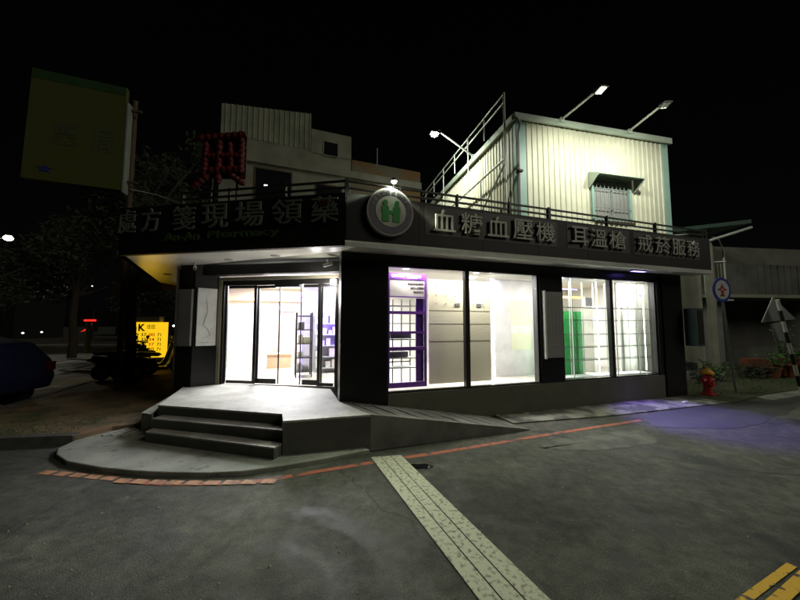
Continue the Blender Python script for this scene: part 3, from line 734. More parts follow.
# emblem
E0, EZ = .70, 3.49
em = thing('emblem_sign', P1(E0, .05, EZ - .37), 'round emblem of two green figures joined as an H on the fascia corner', 'sign')
def disc(r, o0, o1, n=48): return MB().plate(P1, [(E0 + r * math.cos(2 * PI * i / n), EZ + r * math.sin(2 * PI * i / n)) for i in range(n)], o0, o1)
disc(.385, .01, .10).build('rim', 'rim_grey', em); disc(.36, .10, .106).build('ring', 'ring_grey', em); disc(.25, .106, .112).build('disc', 'disc_pale', em)
fg = MB()
for sgn in (-1, 1):
    cx = E0 + sgn * .095
    fg.plate(P1, [(cx + .042 * math.cos(2 * PI * i / 20), EZ + .135 + .045 * math.sin(2 * PI * i / 20)) for i in range(20)], .112, .122)
    pts = [(-.062, -.17), (.05, -.17), (.05, -.03), (.062, .02), (.055, .07), (.02, .095), (-.03, .095), (-.062, .06)] if sgn > 0 else [(-.05, -.17), (.062, -.17), (.062, .06), (.03, .095), (-.02, .095), (-.055, .07), (-.062, .02), (-.05, -.03)]
    fg.plate(P1, [(cx + x, EZ + z) for x, z in pts], .112, .122)
fg.box(P1, E0 - .05, E0 + .05, .112, .12, EZ - .045, EZ + .01)
fg.build('figures', 'emblem_green', em)
rl = MB()
V = '中華民國健保特約藥局'
for i, ch in enumerate(V):
    a = math.radians(160 - i * 140 / (len(V) - 1)); cx, cz = E0 + .305 * math.cos(a), EZ + .305 * math.sin(a)
    b = len(rl.v); text_on(rl, XY, ch, -.03, .03, -.03, .03, 0, .006, 0)
    rot = a - PI / 2
    for j in range(b, len(rl.v)):
        x, y, z = rl.v[j]; o_ = -y; xx = x * math.cos(rot) - z * math.sin(rot); zz = x * math.sin(rot) + z * math.cos(rot)
        rl.v[j] = P1(cx + xx, .106 + o_, cz + zz)
rl.build('ring_lettering', 'grey_screen', em)

# ================================================================ roof railing and floodlight
rr = thing('roof_railing', P1(0, -.05, 3.75), 'dark two bar railing along the top of the canopy', 'railing')
br = MB()
for z in (3.955, 3.845):
    br.box(P1, -.0, 8.72, -.07, -.03, z - .013, z + .013); br.box(Lf, 1.2, 4.12, -.07, -.03, z - .013, z + .013)
br.build('rail', 'dark_metal', rr)
for i, s_ in enumerate((.02, .9, 1.96, 3.05, 3.97, 5.49, 6.95, 8.68)):
    w_ = .045 if i in (0, 4, 7) else .018
    MB().box(P1, s_ - w_ / 2, s_ + w_ / 2 + .01, -.085, -.02, 3.751, 3.985).build('post', 'dark_metal', rr)
for s_ in (1.2, 2.1, 3.1): MB().box(Lf, s_, s_ + .03, -.085, -.02, 3.753, 3.98).build('post', 'dark_metal', rr)
FL = Vector((-.06, 5.06, 3.87))
fl = thing('floodlight', (-.10, 5.2, 3.76), 'lit white floodlight on the railing above the round emblem', 'lamp')
MB().tube((-.10, 5.33, 3.80), (-.10, 5.24, 3.95), .012).build('bracket', 'dark_metal', fl)
MB().lathe((-.095, 5.191, 3.985), [(.03, .05), (.045, .03), (.05, 0)], 16).build('housing', 'dark_metal', fl)
MB().lathe((-.095, 5.191, 3.955), [(.01, 0), (.036, .012), (.042, .03)], 16, ).build('lens', 'lamp_glow', fl)
lamp('floodlight_lamp', 'SPOT', (-.099, 5.203, 3.935), LAMP['flood'], (.88, 1, .74), .02, (.4, 1.8, 0), spot=172, blend=.35, parent=fl)

# ================================================================ corrugated rooftop building
a137 = math.radians(13.7)
Bf = Fr((3.443, 9.5), a137)                               # front face
cb = thing('corrugated_building', (5.5, 13, 3.62), 'cream corrugated metal rooftop room with mint green corners lit from above', 'building')
BZ = 3.62; BH = 7.80; BW = 5.62; BD = 8.0
def corrugated(fr, a0, a1, o, z0, z1a, z1b, pitch=.185, depth=.028):
    mb = MB(); n = int((a1 - a0) / pitch); pitch = (a1 - a0) / n
    prof = []
    for i in range(n):
        x = a0 + i * pitch
        prof += [(x, 0), (x + pitch * .60, 0), (x + pitch * .68, depth), (x + pitch * .90, depth), (x + pitch * .98, 0)]
    prof.append((a1, 0)); b = 0
    for x, d in prof:
        zt = z1a + (z1b - z1a) * (x - a0) / (a1 - a0)
        mb.v += [fr(x, o + d, z0), fr(x, o + d, zt)]
    for i in range(len(prof) - 1): mb.f.append([2 * i, 2 * i + 2, 2 * i + 3, 2 * i + 1]); mb.m.append(0)
    return mb
fw = corrugated(Bf, .0, BW, 0, BZ, BH, BH).build('front_cladding', 'cream_corrugated', cb)
Sf = Fr(Bf(0, -BD, 0)[:2], a137 - PI / 2)                 # left side face, runs towards the street; outward = left
corrugated(Sf, 0, BD, .0, BZ, BH, BH).build('side_cladding', 'cream_corrugated', cb)
MB().box(Bf, .02, BW - .02, -BD, -.02, BZ, BH - .02).build('wall_core', 'cream_corrugated', cb)
MB().box(Bf, -.03, .26, .03, .045, BZ, BH).build('corner_trim', 'mint', cb); MB().box(Bf, BW - .2, BW + .03, .03, .045, BZ, BH).build('corner_trim', 'mint', cb)
MB().box(Sf, BD - .12, BD + .03, .03, .045, BZ, BH).build('corner_trim', 'mint', cb)
MB().box(Bf, -.12, BW + .08, -BD - .1, .12, BH, BH + .03).build('roof', 'old_corrugated', cb)
ev = MB(); ev.box(Bf, -.14, BW + .1, .10, .16, BH - .1, BH + .09); ev.box(Sf, 0, BD + .14, .10, .16, BH - .1, BH + .09)
ev.build('eave_trim', 'mint_pale', cb)
# window with awning and grille
wn_ = MB(); w0, w1, z0, z1 = 2.58, 3.92, 4.95, 6.22
wn_.box(Bf, w0 - .07, w0, .03, .09, z0, z1 + .05); wn_.box(Bf, w1, w1 + .09, .03, .09, z0, z1 + .05); wn_.box(Bf, w0, w1, .03, .09, z0 - .05, z0); wn_.box(Bf, w0, w1, .03, .09, z1, z1 + .05)
w = wn_.build('window', 'mint', cb)
MB().box(Bf, w0, w1, .03, .04, z0, z1).build('pane', 'grey_screen', w)
gr_ = MB()
for i in range(9): x = w0 + .07 + i * (w1 - w0 - .14) / 8; gr_.box(Bf, x - .008, x + .008, .10, .116, z0 - .04, z1)
for z in (z0 + .05, z0 + .35, z0 + .95): gr_.box(Bf, w0, w1, .117, .13, z, z + .018)
gr_.box(Bf, (w0 + w1) / 2 - .025, (w0 + w1) / 2 + .025, .04, .07, z0, z1)
gr_.build('grille', 'galvanised', w)
aw = MB(); aw.poly8([Bf(w0 - .14, .42, 6.22), Bf(w1 + .26, .42, 6.22), Bf(w1 + .26, .045, 6.32), Bf(w0 - .14, .045, 6.32), Bf(w0 - .14, .42, 6.25), Bf(w1 + .26, .42, 6.25), Bf(w1 + .26, .045, 6.42), Bf(w0 - .14, .045, 6.42)])
aw.poly8([Bf(w0 - .14, .41, 6.18), Bf(w0 - .12, .41, 6.18), Bf(w0 - .12, .045, 5.9), Bf(w0 - .14, .045, 5.9), Bf(w0 - .14, .41, 6.22), Bf(w0 - .12, .41, 6.22), Bf(w0 - .12, .045, 6.32), Bf(w0 - .14, .045, 6.32)])
aw.poly8([Bf(w1 + .24, .41, 6.18), Bf(w1 + .26, .41, 6.18), Bf(w1 + .26, .045, 5.9), Bf(w1 + .24, .045, 5.9), Bf(w1 + .24, .41, 6.22), Bf(w1 + .26, .41, 6.22), Bf(w1 + .26, .045, 6.32), Bf(w1 + .24, .045, 6.32)])
aw.build('awning', 'mint_pale', w)
fp_ = MB()
for i in range(12): x = w0 + .02 + i * .12; fp_.lathe(Bf(x, .2, z0 - .13), [(.02, 0), (.045, .03), (.03, .06)], 8)
fp_.box(Bf, w0, w1, .15, .25, z0 - .16, z0 - .13)
tag(fp_.build('window_planter', 'rust_metal'), 'row of small dark pots under the rooftop window', 'planter')
# drain pipe
MB().path([Bf(-.1, .14, BH - .05), Bf(-.02, .22, BH - .3), Bf(-.02, .12, BH - .5), Bf(-.02, .12, BZ)], .045).build('drain_pipe', 'white_pipe', cb)
MB().box(Bf, -.09, .05, .05, .2, 6.1, 6.16).box(Bf, -.09, .05, .05, .2, 4.6, 4.66).build('pipe_clip', 'rust_metal', cb)
# side frame
sf = thing('side_railing_frame', Sf(4, .45, BZ), 'white steel railing frame running along the left side of the corrugated building', 'railing')
rf = MB()
for z in (8.62, 8.36): rf.tube(Sf(-.2, .3, z), Sf(BD - .15, .3, z), .026)
rf.tube(Sf(-.2, .3, 6.55), Sf(BD - .15, .3, 6.62), .035)
rf.tube(Sf(4.4, .3, 4.2), Sf(BD - .15, .3, 6.5), .03)
rf.build('rail', 'white_steel', sf)
for i in range(7):
    x = BD - .15 - i * 1.25
    MB().tube(Sf(x, .3, BZ if i in (0, ) else 6.5 if i % 2 == 0 else 7.85), Sf(x, .3, 8.66), .035 if i == 0 else .022).build('post', 'white_steel', sf)
MB().tube(Sf(6.3, .3, BZ), Sf(6.3, .3, 6.58), .03).build('post', 'white_steel', sf)
MB().path([Sf(6.2, .1, 4.7), Sf(6.9, .1, 4.7), Sf(6.9, .1, 4.3)], .014).build('conduit', 'dark_metal', cb)

def arm_light(base, head, aim, label, glow, power, col=(.88, 1, .74), spot=150):
    t = thing('arm_floodlight', base, label, 'lamp', 'floodlights on arms above the roof')
    b = Vector(base); h = Vector(head); d = (h - b).normalized()
    MB().tube(b, h, .035, .03).build('arm', 'white_steel', t)
    MB().box(XY, b.x - .06, b.x + .06, -b.y - .06, -b.y + .06, b.z - .1, b.z + .04).build('bracket', 'white_steel', t)
    MB().tube(h - d * .05, h + Vector((0, 0, .05)) + d * .03, .05).build('joint', 'dark_metal', t)
    e = Vector((d.x, d.y, 0)).normalized(); u = Vector((-e.y, e.x, 0)); c = h + e * .2 - Vector((0, 0, .08))
    hb = MB(); P = []
    for z, k_ in ((-.03, 1), (.03, .7)):
        for a, bb in ((-.15, -.10), (.15, -.10), (.15, .10), (-.15, .10)): P.append(tuple(c + e * a * k_ + u * bb * k_ + Vector((0, 0, z))))
    hb.poly8(P).build('lamp_head', 'galvanised', t)
    lb = MB(); P = []
    for z in (-.045, -.032):
        for a, bb in ((-.12, -.06), (.10, -.06), (.10, .06), (-.12, .06)): P.append(tuple(c + e * a + u * bb + Vector((0, 0, z))))
    lb.poly8(P).build('lens', glow, t)
    if glow == 'lamp_glow': MB().lathe((c.x, c.y, c.z - .11), [(.04, -.02), (.11, .02), (.125, .06), (.09, .1)], 16).build('bulb', glow, t)
    lamp('arm_lamp', 'SPOT', tuple(c - Vector((0, 0, .14))), power, (.93, 1, .86), .08, aim, spot=spot, blend=.9, parent=t)
    return t
arm_light(Bf(1.45, .15, 7.9), (4.98, 8.10, 7.62), Bf(2.6, 0, 4.2), 'lit arm floodlight above the middle of the corrugated front', 'lamp_soft', LAMP['arm2'], spot=172)
arm_light(Bf(3.98, .15, 7.9), (6.98, 8.55, 7.54), Bf(4.3, 0, 4.2), 'dim arm floodlight at the right end of the corrugated front', 'poster_case', LAMP['arm3'], spot=172)
arm_light(Sf(5.4, .12, 7.95), (1.42, 11.55, 8.62), Sf(3.5, 0, 5.6), 'glaring arm floodlight on the left side of the corrugated building', 'lamp_glow', LAMP['arm1'], spot=176)

# ================================================================ building at left rear
Lb = Fr((-7.8, 14), math.radians(22))
ob = thing('plaster_building', Lb(3, -4, 0), 'old pale plaster building with corrugated rooftop room behind the shop at left', 'building')
MB().box(Lb, .0, 5.8, -9, 0, 0, 9.0).build('wall', 'old_plaster', ob)
MB().box(Lb, -.05, 9.6, -.02, .14, 8.95, 9.3).build('ledge', 'old_plaster', ob)
MB().box(Lb, .1, 5.76, -8, .06, 9.3, 10.0).build('parapet', 'old_plaster', ob)
corrugated(Lb, 0, 3.8, .07, 10.0, 11.36, 11.8, pitch=.22, depth=.03).build('rooftop_room', 'old_corrugated', ob)
MB().box(Lb, .01, 3.79, -5, .06, 10.0, 11.3).build('rooftop_room_core', 'old_corrugated', ob)
MB().box(Lb, 3.82, 5.76, -4, .09, 9.9, 11.06).build('stair_tower', 'old_plaster', ob)
f = MB(); f.box(Lb, 4.36, 5.14, .091, .12, 9.85, 10.6); w = f.build('window', 'old_plaster', ob); MB().box(Lb, 4.42, 5.08, .121, .124, 9.9, 10.54).build('pane', 'dark_glass', w)
for x0, x1, z0, z1 in ((1.45, 2.95, 7.0, 8.72), (4.1, 5.3, 7.0, 8.4)):
    f = MB(); f.box(Lb, x0 - .06, x1 + .06, .001, .04, z0, z1 + .06); w = f.build('window', 'rust_metal', ob); MB().box(Lb, x0, x1, .041, .045, z0, z1).build('pane', 'dark_glass', w)
    if x0 < 2: MB().box(Lb, x0 + .35, x0 + .5, .046, .06, z0 + .85, z0 + 1.0).build('lit_lamp', 'window_glow', w)
rb = MB().box(Lb, 5.82, 9.6, -8, -.01, 0, 9.95).build('rust_stained_building', 'rust_plaster'); tag(rb, 'low wall with rust stains right of the old plaster building', 'building')
an = MB().tube(Lb(7.3, -.5, 9.96), Lb(7.3, -.5, 11.1), .03).build('antenna_pole', 'galvanised'); tag(an, 'thin pole standing on the rust stained roof', 'pole')

# ================================================================ red rooftop sign (puffy bars)
rs = thing('red_rooftop_sign', (-4.3, 7.55, 3.62), 'large red puffy sign standing on the canopy behind the railing', 'sign')
X0, X1 = -4.72, -3.62
def bar(p, q, r=.075):
    mb = MB(); p = Vector(p); q = Vector(q); n = max(2, int((q - p).length / (r * 1.5)))
    for i in range(n):
        a = p.lerp(q, i / n); b = p.lerp(q, (i + 1) / n); m_ = (a + b) / 2
        mb.tube(a, m_, r * .78, r * 1.05, 12, cap=False); mb.tube(m_, b, r * 1.05, r * .78, 12, cap=False)
    d = (q - p).normalized() * .05; mb.tube(p - d, p, r * .4, r * .78, 12); mb.tube(q, q + d, r * .78, r * .4, 12)
    mb.build('red_bar', 'red_sign', rs, smooth=True)
y = 7.5
MB().box(XY, X0 + .2, X1 + .02, -7.6, -7.57, 5.1, 6.1).build('backing', 'red_dark', rs)
bar((X0 + .05, y, 6.02), (X1, y, 6.12), .09)
bar((X1 - .06, y, 6.0), (X1 - .06, y, 5.25)); bar((X0 + .22, y, 5.9), (X0 + .2, y, 5.2))
bar((X0 + .3, y, 5.25), (X1 - .1, y, 5.3), .085); bar((X0 + .25, y, 5.6), (X1 - .1, y, 5.62), .07)
bar((-4.2, y + .02, 6.0), (-4.2, y + .02, 5.0), .085)
bar((X0 + .28, y, 5.15), (X0 - .02, y, 4.88)); bar((X1 - .28, y, 5.15), (X1, y, 4.95)); bar((-3.95, y, 5.9), (-3.9, y, 5.3), .07)
MB().tube((-4.4, y + .1, 3.63), (-4.4, y + .1, 5.9), .03).tube((-3.8, y + .1, 3.63), (-3.8, y + .1, 5.9), .03).tube((-3.8, y + .1, 3.9), (-3.3, y + .3, 3.63), .02).build('support', 'dark_metal', rs)

# ================================================================ billboard at left
Sg = Fr((-8.95, 7.75), math.atan2(.5, 2.05))
bb = thing('billboard', (-7.0, 8.4, 0), 'unlit yellow and green billboard high on a pole at the left', 'billboard')
def tilt(a, z): return (a, z + .12 * (1 - a / 2.1) * (1 if z > 6 else .4))
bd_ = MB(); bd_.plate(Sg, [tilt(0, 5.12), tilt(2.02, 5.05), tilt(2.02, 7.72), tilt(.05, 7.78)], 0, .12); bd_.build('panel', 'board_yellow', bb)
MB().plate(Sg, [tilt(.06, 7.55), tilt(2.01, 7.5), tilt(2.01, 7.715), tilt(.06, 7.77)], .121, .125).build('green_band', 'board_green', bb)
MB().box(Sg, 2.04, 2.075, -.1, .12, 5.0, 7.35).build('light_edge', 'galvanised', bb)
for tx_, a_, b_, c_, d_ in (('藥', .55, 1.05, 6.05, 6.6), ('局', 1.35, 1.85, 5.98, 6.55)):
    mb = MB(); text_on(mb, Sg, tx_, a_, b_, c_, d_, .121, .127, .02); mb.build('character', 'board_grey', bb)
mb = MB(); c = (.45, 5.42)
for a in range(5):
    t_ = a * 2 * PI / 5 + .3; mb.plate(Sg, [(c[0] + .02 * math.cos(t_ + 1.2), c[1] + .02 * math.sin(t_ + 1.2)), (c[0] + .05 * math.cos(t_ - 1), c[1] + .05 * math.sin(t_ - 1)), (c[0] + .2 * math.cos(t_), c[1] + .12 * math.sin(t_))][::-1], .121, .127)
mb.plate(Sg, [(c[0] + .1 * math.cos(i * PI / 8), c[1] + .065 * math.sin(i * PI / 8)) for i in range(16)], .128, .131)
mb.build('blue_emblem', 'board_blue', bb)
MB().tube((-7.0, 8.45, 0), (-7.0, 8.45, 7.6), .07, .06).build('pole', 'rust_metal', bb)
MB().path([(-7.0, 8.4, 5.2), (-6.2, 8.3, 5.0), (-5.2, 8.1, 4.62)], .018).build('stay', 'white_steel', bb)
MB().box(Sg, .0, 2.3, -.08, -.02, 5.3, 5.36).build('crossbar', 'rust_metal', bb); MB().box(Sg, .0, 2.3, -.08, -.02, 7.2, 7.26).build('crossbar', 'rust_metal', bb)

# ================================================================ K sign, banner
Kf = Fr((-9.7, 12.1), math.radians(-3))
ks = thing('lit_price_sign', (-9.1, 12.2, .11), 'glowing yellow sign with a big K and rows of figures', 'sign')
MB().box(Kf, .0, 1.22, -.25, 0, .55, 1.80).build('light_box', 'kyellow', ks)
MB().box(Kf, .15, 1.05, -.22, -.02, 1.801, 2.0).build('cap', 'grey_screen', ks)
MB().box(Kf, .1, .16, -.2, -.1, .11, .55).box(Kf, 1.0, 1.06, -.2, -.1, .11, .55).build('foot', 'dark_metal', ks)
mb = MB(); text_on(mb, Kf, 'K', .3, .56, 1.48, 1.74, .001, .008, .03); text_on(mb, Kf, 'e', .08, .24, 1.5, 1.66, .001, .008, .02); mb.build('big_letters', 'kblack', ks)
mb = MB(); text_on(mb, Kf, '佳佳', .62, .93, 1.56, 1.72, .001, .008, .0); mb.build('small_characters', 'kblack', ks)
rows = ['39 37', '05 35', '38 82', '99 37', '39 37']
mb = MB(); mr = MB()
for i, t_ in enumerate(rows):
    z = 1.30 - i * .17
    text_on(mb, Kf, t_, .12, .62, z, z + .11, .001, .006, .01); text_on(mb, Kf, '71', 1.02, 1.16, z, z + .11, .001, .006, .01)
    text_on(mr, Kf, ['00', '34', '37', '30', '75'][i], .7, .92, z, z + .11, .001, .006, .01)
mb.build('figures', 'kblack', ks); mr.build('red_figures', 'kred', ks)
lamp('price_sign_lamp', 'AREA', Kf(.6, .15, 1.2), 7, (1, .62, .05), .9, Kf(.6, 3, 1.6), parent=ks)
bn = MB(); bn.poly8([(-8.9, 10.3, 2.62), (-7.1, 9.9, 2.72), (-6.9, 11.4, 3.0), (-8.8, 11.6, 2.9), (-8.9, 10.28, 2.95), (-7.1, 9.88, 3.02), (-6.9, 11.4, 3.1), (-8.8, 11.6, 3.0)])
tag(bn.build('shop_awning', 'banner'), 'dim brown and yellow awning beyond the canopy at left', 'awning')

# ================================================================ trees
def tree(x, y, h, cr, label, n=2600, seed=1, trunk_r=.13, crown_z=None, group='trees along the side street', z0=.1, leafs=.075):
    rnd = random.Random(seed)
    t = thing('street_tree', (x, y, z0), label, 'tree', group)
    mb = MB(); cz = crown_z or h * .68; top = Vector((x + rnd.uniform(-.2, .2), y, h * .6))
    p = Vector((x, y, z0 - .05)); k = 5
    for i in range(k):
        q = Vector((x, y, z0)).lerp(top, (i + 1) / k) + Vector((rnd.uniform(-.05, .05), rnd.uniform(-.05, .05), 0))
        mb.tube(p, q, trunk_r * (1 - .1 * i), trunk_r * (1 - .1 * (i + 1)), 9, cap=False); p = q
    cl = []
    for i in range(16):
        a = rnd.random() * 2 * PI; r = cr * rnd.uniform(.25, .95); zz = cz + rnd.uniform(-.5, .75) * (h - cz)
        e = Vector((x + r * math.cos(a), y + r * math.sin(a), zz)); cl.append(e)
        s_ = Vector((x, y, h * rnd.uniform(.35, .6))); m_ = s_.lerp(e, .5) + Vector((0, 0, .25))
        mb.tube(s_, m_, trunk_r * .4, trunk_r * .25, 6, cap=False); mb.tube(m_, e, trunk_r * .25, .012, 6, cap=False)
    mb.build('trunk', 'bark', t)
    lf = MB()
    for i in range(n):
        c = rnd.choice(cl); rr_ = cr * .34
        v = Vector((rnd.gauss(0, 1), rnd.gauss(0, 1), rnd.gauss(0, .8))).normalized() * rr_ * rnd.random() ** .4
        p = c + v; u = Vector((rnd.gauss(0, 1), rnd.gauss(0, 1), rnd.gauss(0, .6))).normalized(); w_ = u.orthogonal().normalized(); L_ = leafs * rnd.uniform(.7, 1.5)
        b = len(lf.v); lf.v += [tuple(p), tuple(p + u * L_ + w_ * L_ * .4), tuple(p + u * L_ * 2), tuple(p + u * L_ - w_ * L_ * .4)]; lf.f.append([b, b + 1, b + 2, b + 3]); lf.m.append(0)
    lf.build('crown', 'foliage', t)
    return t
tree(-7.45, 9.3, 7.4, 1.7, 'dark street tree in front of the glowing yellow sign', 3800, 11, .15, 5.4)
tree(-16.5, 17, 8, 3.0, 'black tree at far left across the side street', 4200, 12, .2, 5.0, leafs=.12)
tree(-33, 27, 9, 3.6, 'black tree at the left frame edge behind the street lamp', 4200, 13, .2, 5.0, leafs=.14)
tree(-15.0, 26, 8, 3.0, 'distant black tree beyond the left side street', 3600, 14, .18, 4.6, leafs=.13)
tree(-24, 34, 10, 4.5, 'distant black tree behind the red light', 4200, 15, .2, 5.6, leafs=.17)

# ================================================================ vehicles at left
def scooter(loc, yaw, label, body='scooter_black'):
    t = thing('motor_scooter', (0, 0, 0), label, 'scooter', 'scooters parked on the side street sidewalk')
    for x in (-.6, .6):
        w_ = MB(); w_.tube((x, -.045, .24), (x, .045, .24), .24, k=20); o = w_.build('wheel', 'tyre', t); MB().tube((x, -.05, .24), (x, .05, .24), .13, k=16).build('rim', 'scooter_silver', o)
    XZ = Fr((0, 0), 0)
    MB().plate(XZ, [(-.85, .55), (-.7, .42), (-.25, .32), (-.2, .25), (.15, .25), (.3, .35), (.42, .75), (.46, .95), (.36, .98), (.22, .5), (.12, .34), (-.08, .36), (-.15, .6), (-.8, .72)], -.13, .13).build('body', body, t, bevel=.03)
    MB().plate(XZ, [(-.78, .725), (-.1, .66), (.0, .72), (-.1, .77), (-.5, .82), (-.8, .80)], -.12, .12).build('seat', 'black_gear', t, bevel=.02)
    MB().tube((.42, 0, .9), (.6, 0, .24), .03).tube((.42, 0, .9), (.38, 0, 1.04), .03).tube((.38, -.32, 1.05), (.38, .32, 1.05), .016).build('handlebar', 'dark_metal', t)
    MB().plate(XZ, [(.42, .45), (.78, .46), (.85, .38), (.62, .52), (.44, .53)], -.06, .06).build('front_fender', body, t)
    MB().lathe((.5, 0, .82), [(.03, -.04), (.07, 0), (.05, .05)], 12).build('headlight', 'chrome', t)
    for s_ in (-.3, .3): MB().tube((.38, s_, 1.05), (.36, s_ * 1.15, 1.2), .008).tube((.37, s_ * 1.15, 1.2), (.35, s_ * 1.15, 1.2), .05).build('mirror', 'dark_metal', t)
    MB().box(XZ, -.92, -.88, -.07, .07, .56, .64).build('tail_light', 'sign_red', t)
    t.location = loc; t.rotation_euler.z = yaw
    return t
sc = scooter((-8.0, 11.1, .11), math.radians(35), 'silver scooter parked right of the glowing yellow sign', 'scooter_silver')
sc2 = scooter((-8.3, 10.3, .11), math.radians(60), 'black scooter parked in front of the glowing yellow sign')
def scopy(src, loc, yaw, label):
    c = copy_tree(src); c.location = loc; c.rotation_euler.z = yaw; c['label'] = label
scopy(sc2, (-8.75, 10.9, .11), math.radians(100), 'black scooter parked left of the dark tree trunk')
scopy(sc2, (-7.2, 10.2, .11), math.radians(50), 'black scooter nearest the left shop pier')
# blue car
def car(loc, yaw, label):
    t = thing('parked_car', (0, 0, 0), label, 'car')
    F0 = Fr((0, 0), 0)
    prof = [(-1.9, .35), (1.85, .3), (1.95, .55), (1.85, .80), (1.0, .93), (.45, 1.38), (-.9, 1.47), (-1.65, 1.3), (-1.9, .95), (-1.98, .6)]
    mb = MB(); n = len(prof)
    ws = [.80 if z < 1 else .66 for _, z in prof]
    b = 0
    mb.v += [(x, -w_, z) for (x, z), w_ in zip(prof, ws)] + [(x, w_, z) for (x, z), w_ in zip(prof, ws)]
    mb.f.append(list(range(n))); mb.f.append([n + i for i in reversed(range(n))]); mb.m += [0, 0]
    for i in range(n): j = (i + 1) % n; mb.f.append([i, n + i, n + j, j]); mb.m.append(0)
    mb.build('body', 'car_blue', t, bevel=.07)
    for s_ in (-1, 1):
        o = MB().plate(F0, [(-1.5, .98), (.85, .98), (.42, 1.30), (-.85, 1.38), (-1.45, 1.25)], .74 * s_ - .01, .74 * s_ + .01).build('side_window', 'dark_glass', t)
        for x in (-1.25, 1.22):
            w_ = MB().tube((x, s_ * .62, .31), (x, s_ * .83, .31), .31, k=24).build('wheel', 'tyre', t); MB().tube((x, s_ * .8, .31), (x, s_ * .84, .31), .19, k=20).build('rim', 'scooter_silver', w_)
        MB().box(F0, 1.86, 1.95, min(s_ * .75, s_ * .45), max(s_ * .75, s_ * .45), .58, .74).build('headlight', 'chrome', t)
        MB().box(F0, -1.97, -1.9, min(s_ * .78, s_ * .55), max(s_ * .78, s_ * .55), .72, .9).build('tail_light', 'tail_dark', t)
    MB().poly8([(.47, -.62, 1.36), (.98, -.72, .95), (.98, .72, .95), (.47, .62, 1.36), (.50, -.62, 1.37), (1.01, -.72, .96), (1.01, .72, .96), (.5, .62, 1.37)]).build('windscreen', 'dark_glass', t)
    t.location = loc; t.rotation_euler.z = yaw
car((-9.35, 6.35, 0.02), math.radians(188), 'dark blue car parked at the street corner, cut by the left frame edge')

# far lights at left
def street_lamp(x, y, h, label, glow='lamp_glow', power=0, arm=1.0):
    t = thing('street_lamp', (x, y, 0), label, 'street lamp', 'street lamps')
    MB().tube((x, y, 0), (x, y, h), .09, .05).build('pole', 'galvanised', t)
    MB().tube((x, y, h - .02), (x + arm, y - .2, h + .2), .035).build('arm', 'galvanised', t)
    MB().lathe((x + arm, y - .2, h + .14), [(.1, 0), (.16, .03), (.05, .12)], 14).build('lamp_head', 'galvanised', t)
    MB().lathe((x + arm, y - .2, h - .12), [(.06, 0), (.17, .06), (.22, .15), (.18, .24)], 18).build('lens', 'street_glow', t)
    if power: lamp('street_lamp_light', 'SPOT', (x + arm, y - .2, h - .1), power, (1, .95, .8), .1, (-16.5, 16.5, 0), spot=58, blend=.7, parent=t)
street_lamp(-24.9, 20.3, 6.95, 'lit yellowish street lamp at the far left above the trees', 'lamp_glow', LAMP['street'])
tl = thing('traffic_light', (-36.6, 40, 0), 'red glowing traffic light far down the side street', 'traffic light')
MB().tube((-36.6, 40, 0), (-36.6, 40, 3.5), .09).build('pole', 'dark_metal', tl)
MB().box(XY, -37.1, -36.2, -40.3, -40.0, .9, 1.9).build('housing', 'dark_metal', tl)
MB().box(XY, -37.6, -36.2, -39.99, -39.9, 2.15, 2.35).build('red_sign_bar', 'tail_red', tl)
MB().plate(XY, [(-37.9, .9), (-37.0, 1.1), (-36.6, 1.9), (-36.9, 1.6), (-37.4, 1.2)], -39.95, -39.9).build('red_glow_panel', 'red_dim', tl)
for i, (x, y, z, m_, lb) in enumerate(((-21.3, 19, 1.2, 'window_glow', 'tiny white light beside the blue car'), (-22.9, 21.5, 1.2, 'window_glow', 'tiny white light just above the blue car'), (-30.5, 33, 5.5, 'window_glow', 'tiny white light high in the dark trees at left'), (-20.5, 33, 4.0, 'window_glow', 'tiny white light beyond the brown awning'),
                                        (-14.3, 20, 1.0, 'tail_red', 'red tail light glowing right of the yellow sign'), (-13.8, 20.5, 1.6, 'lamp_soft', 'small bright lamp right of the yellow sign'), (-34, 44, 1.1, 'window_glow', 'tiny white light near the red traffic light'), (-24, 44, 1.2, 'tail_red', 'small red tail light further down the side street'))):
    o = MB().lathe((x, y, z), [(.02, 0), (.07, .04), (.02, .1)], 10).build('distant_light', m_); tag(o, lb, 'light', 'distant lights at left')
# distant low houses far left
for i, (x, y, w_, h_, lb) in enumerate(((-44, 52, 12, 6, 'dark low house far down the side street at left'), (-30, 58, 10, 5, 'dark low house far down the side street behind the scooters'), (-56, 40, 10, 7, 'dark block at the far left edge'))):
    t = thing('distant_house', (x, y, 0), lb, 'house', 'distant houses')
    MB().box(XY, x, x + w_, -y - 6, -y, 0, h_).build('wall', 'dark_metal', t)
    MB().box(XY, x - .3, x + w_ + .3, -y - 6.3, -y + .3, h_, h_ + .3).build('roof', 'dark_metal', t)
    for j in range(3): MB().box(XY, x + 1 + j * 3.2, x + 2.2 + j * 3.2, -y, -y + .05, 1.5, 3).build('window', 'dark_glass', t)
fc = MB().lathe((-19.0, 20.5, 0), [(.16, 0), (.14, .5), (.12, 1.9)], 10).build('utility_box', 'board_yellow'); tag(fc, 'dull yellow post beyond the blue car', 'post')

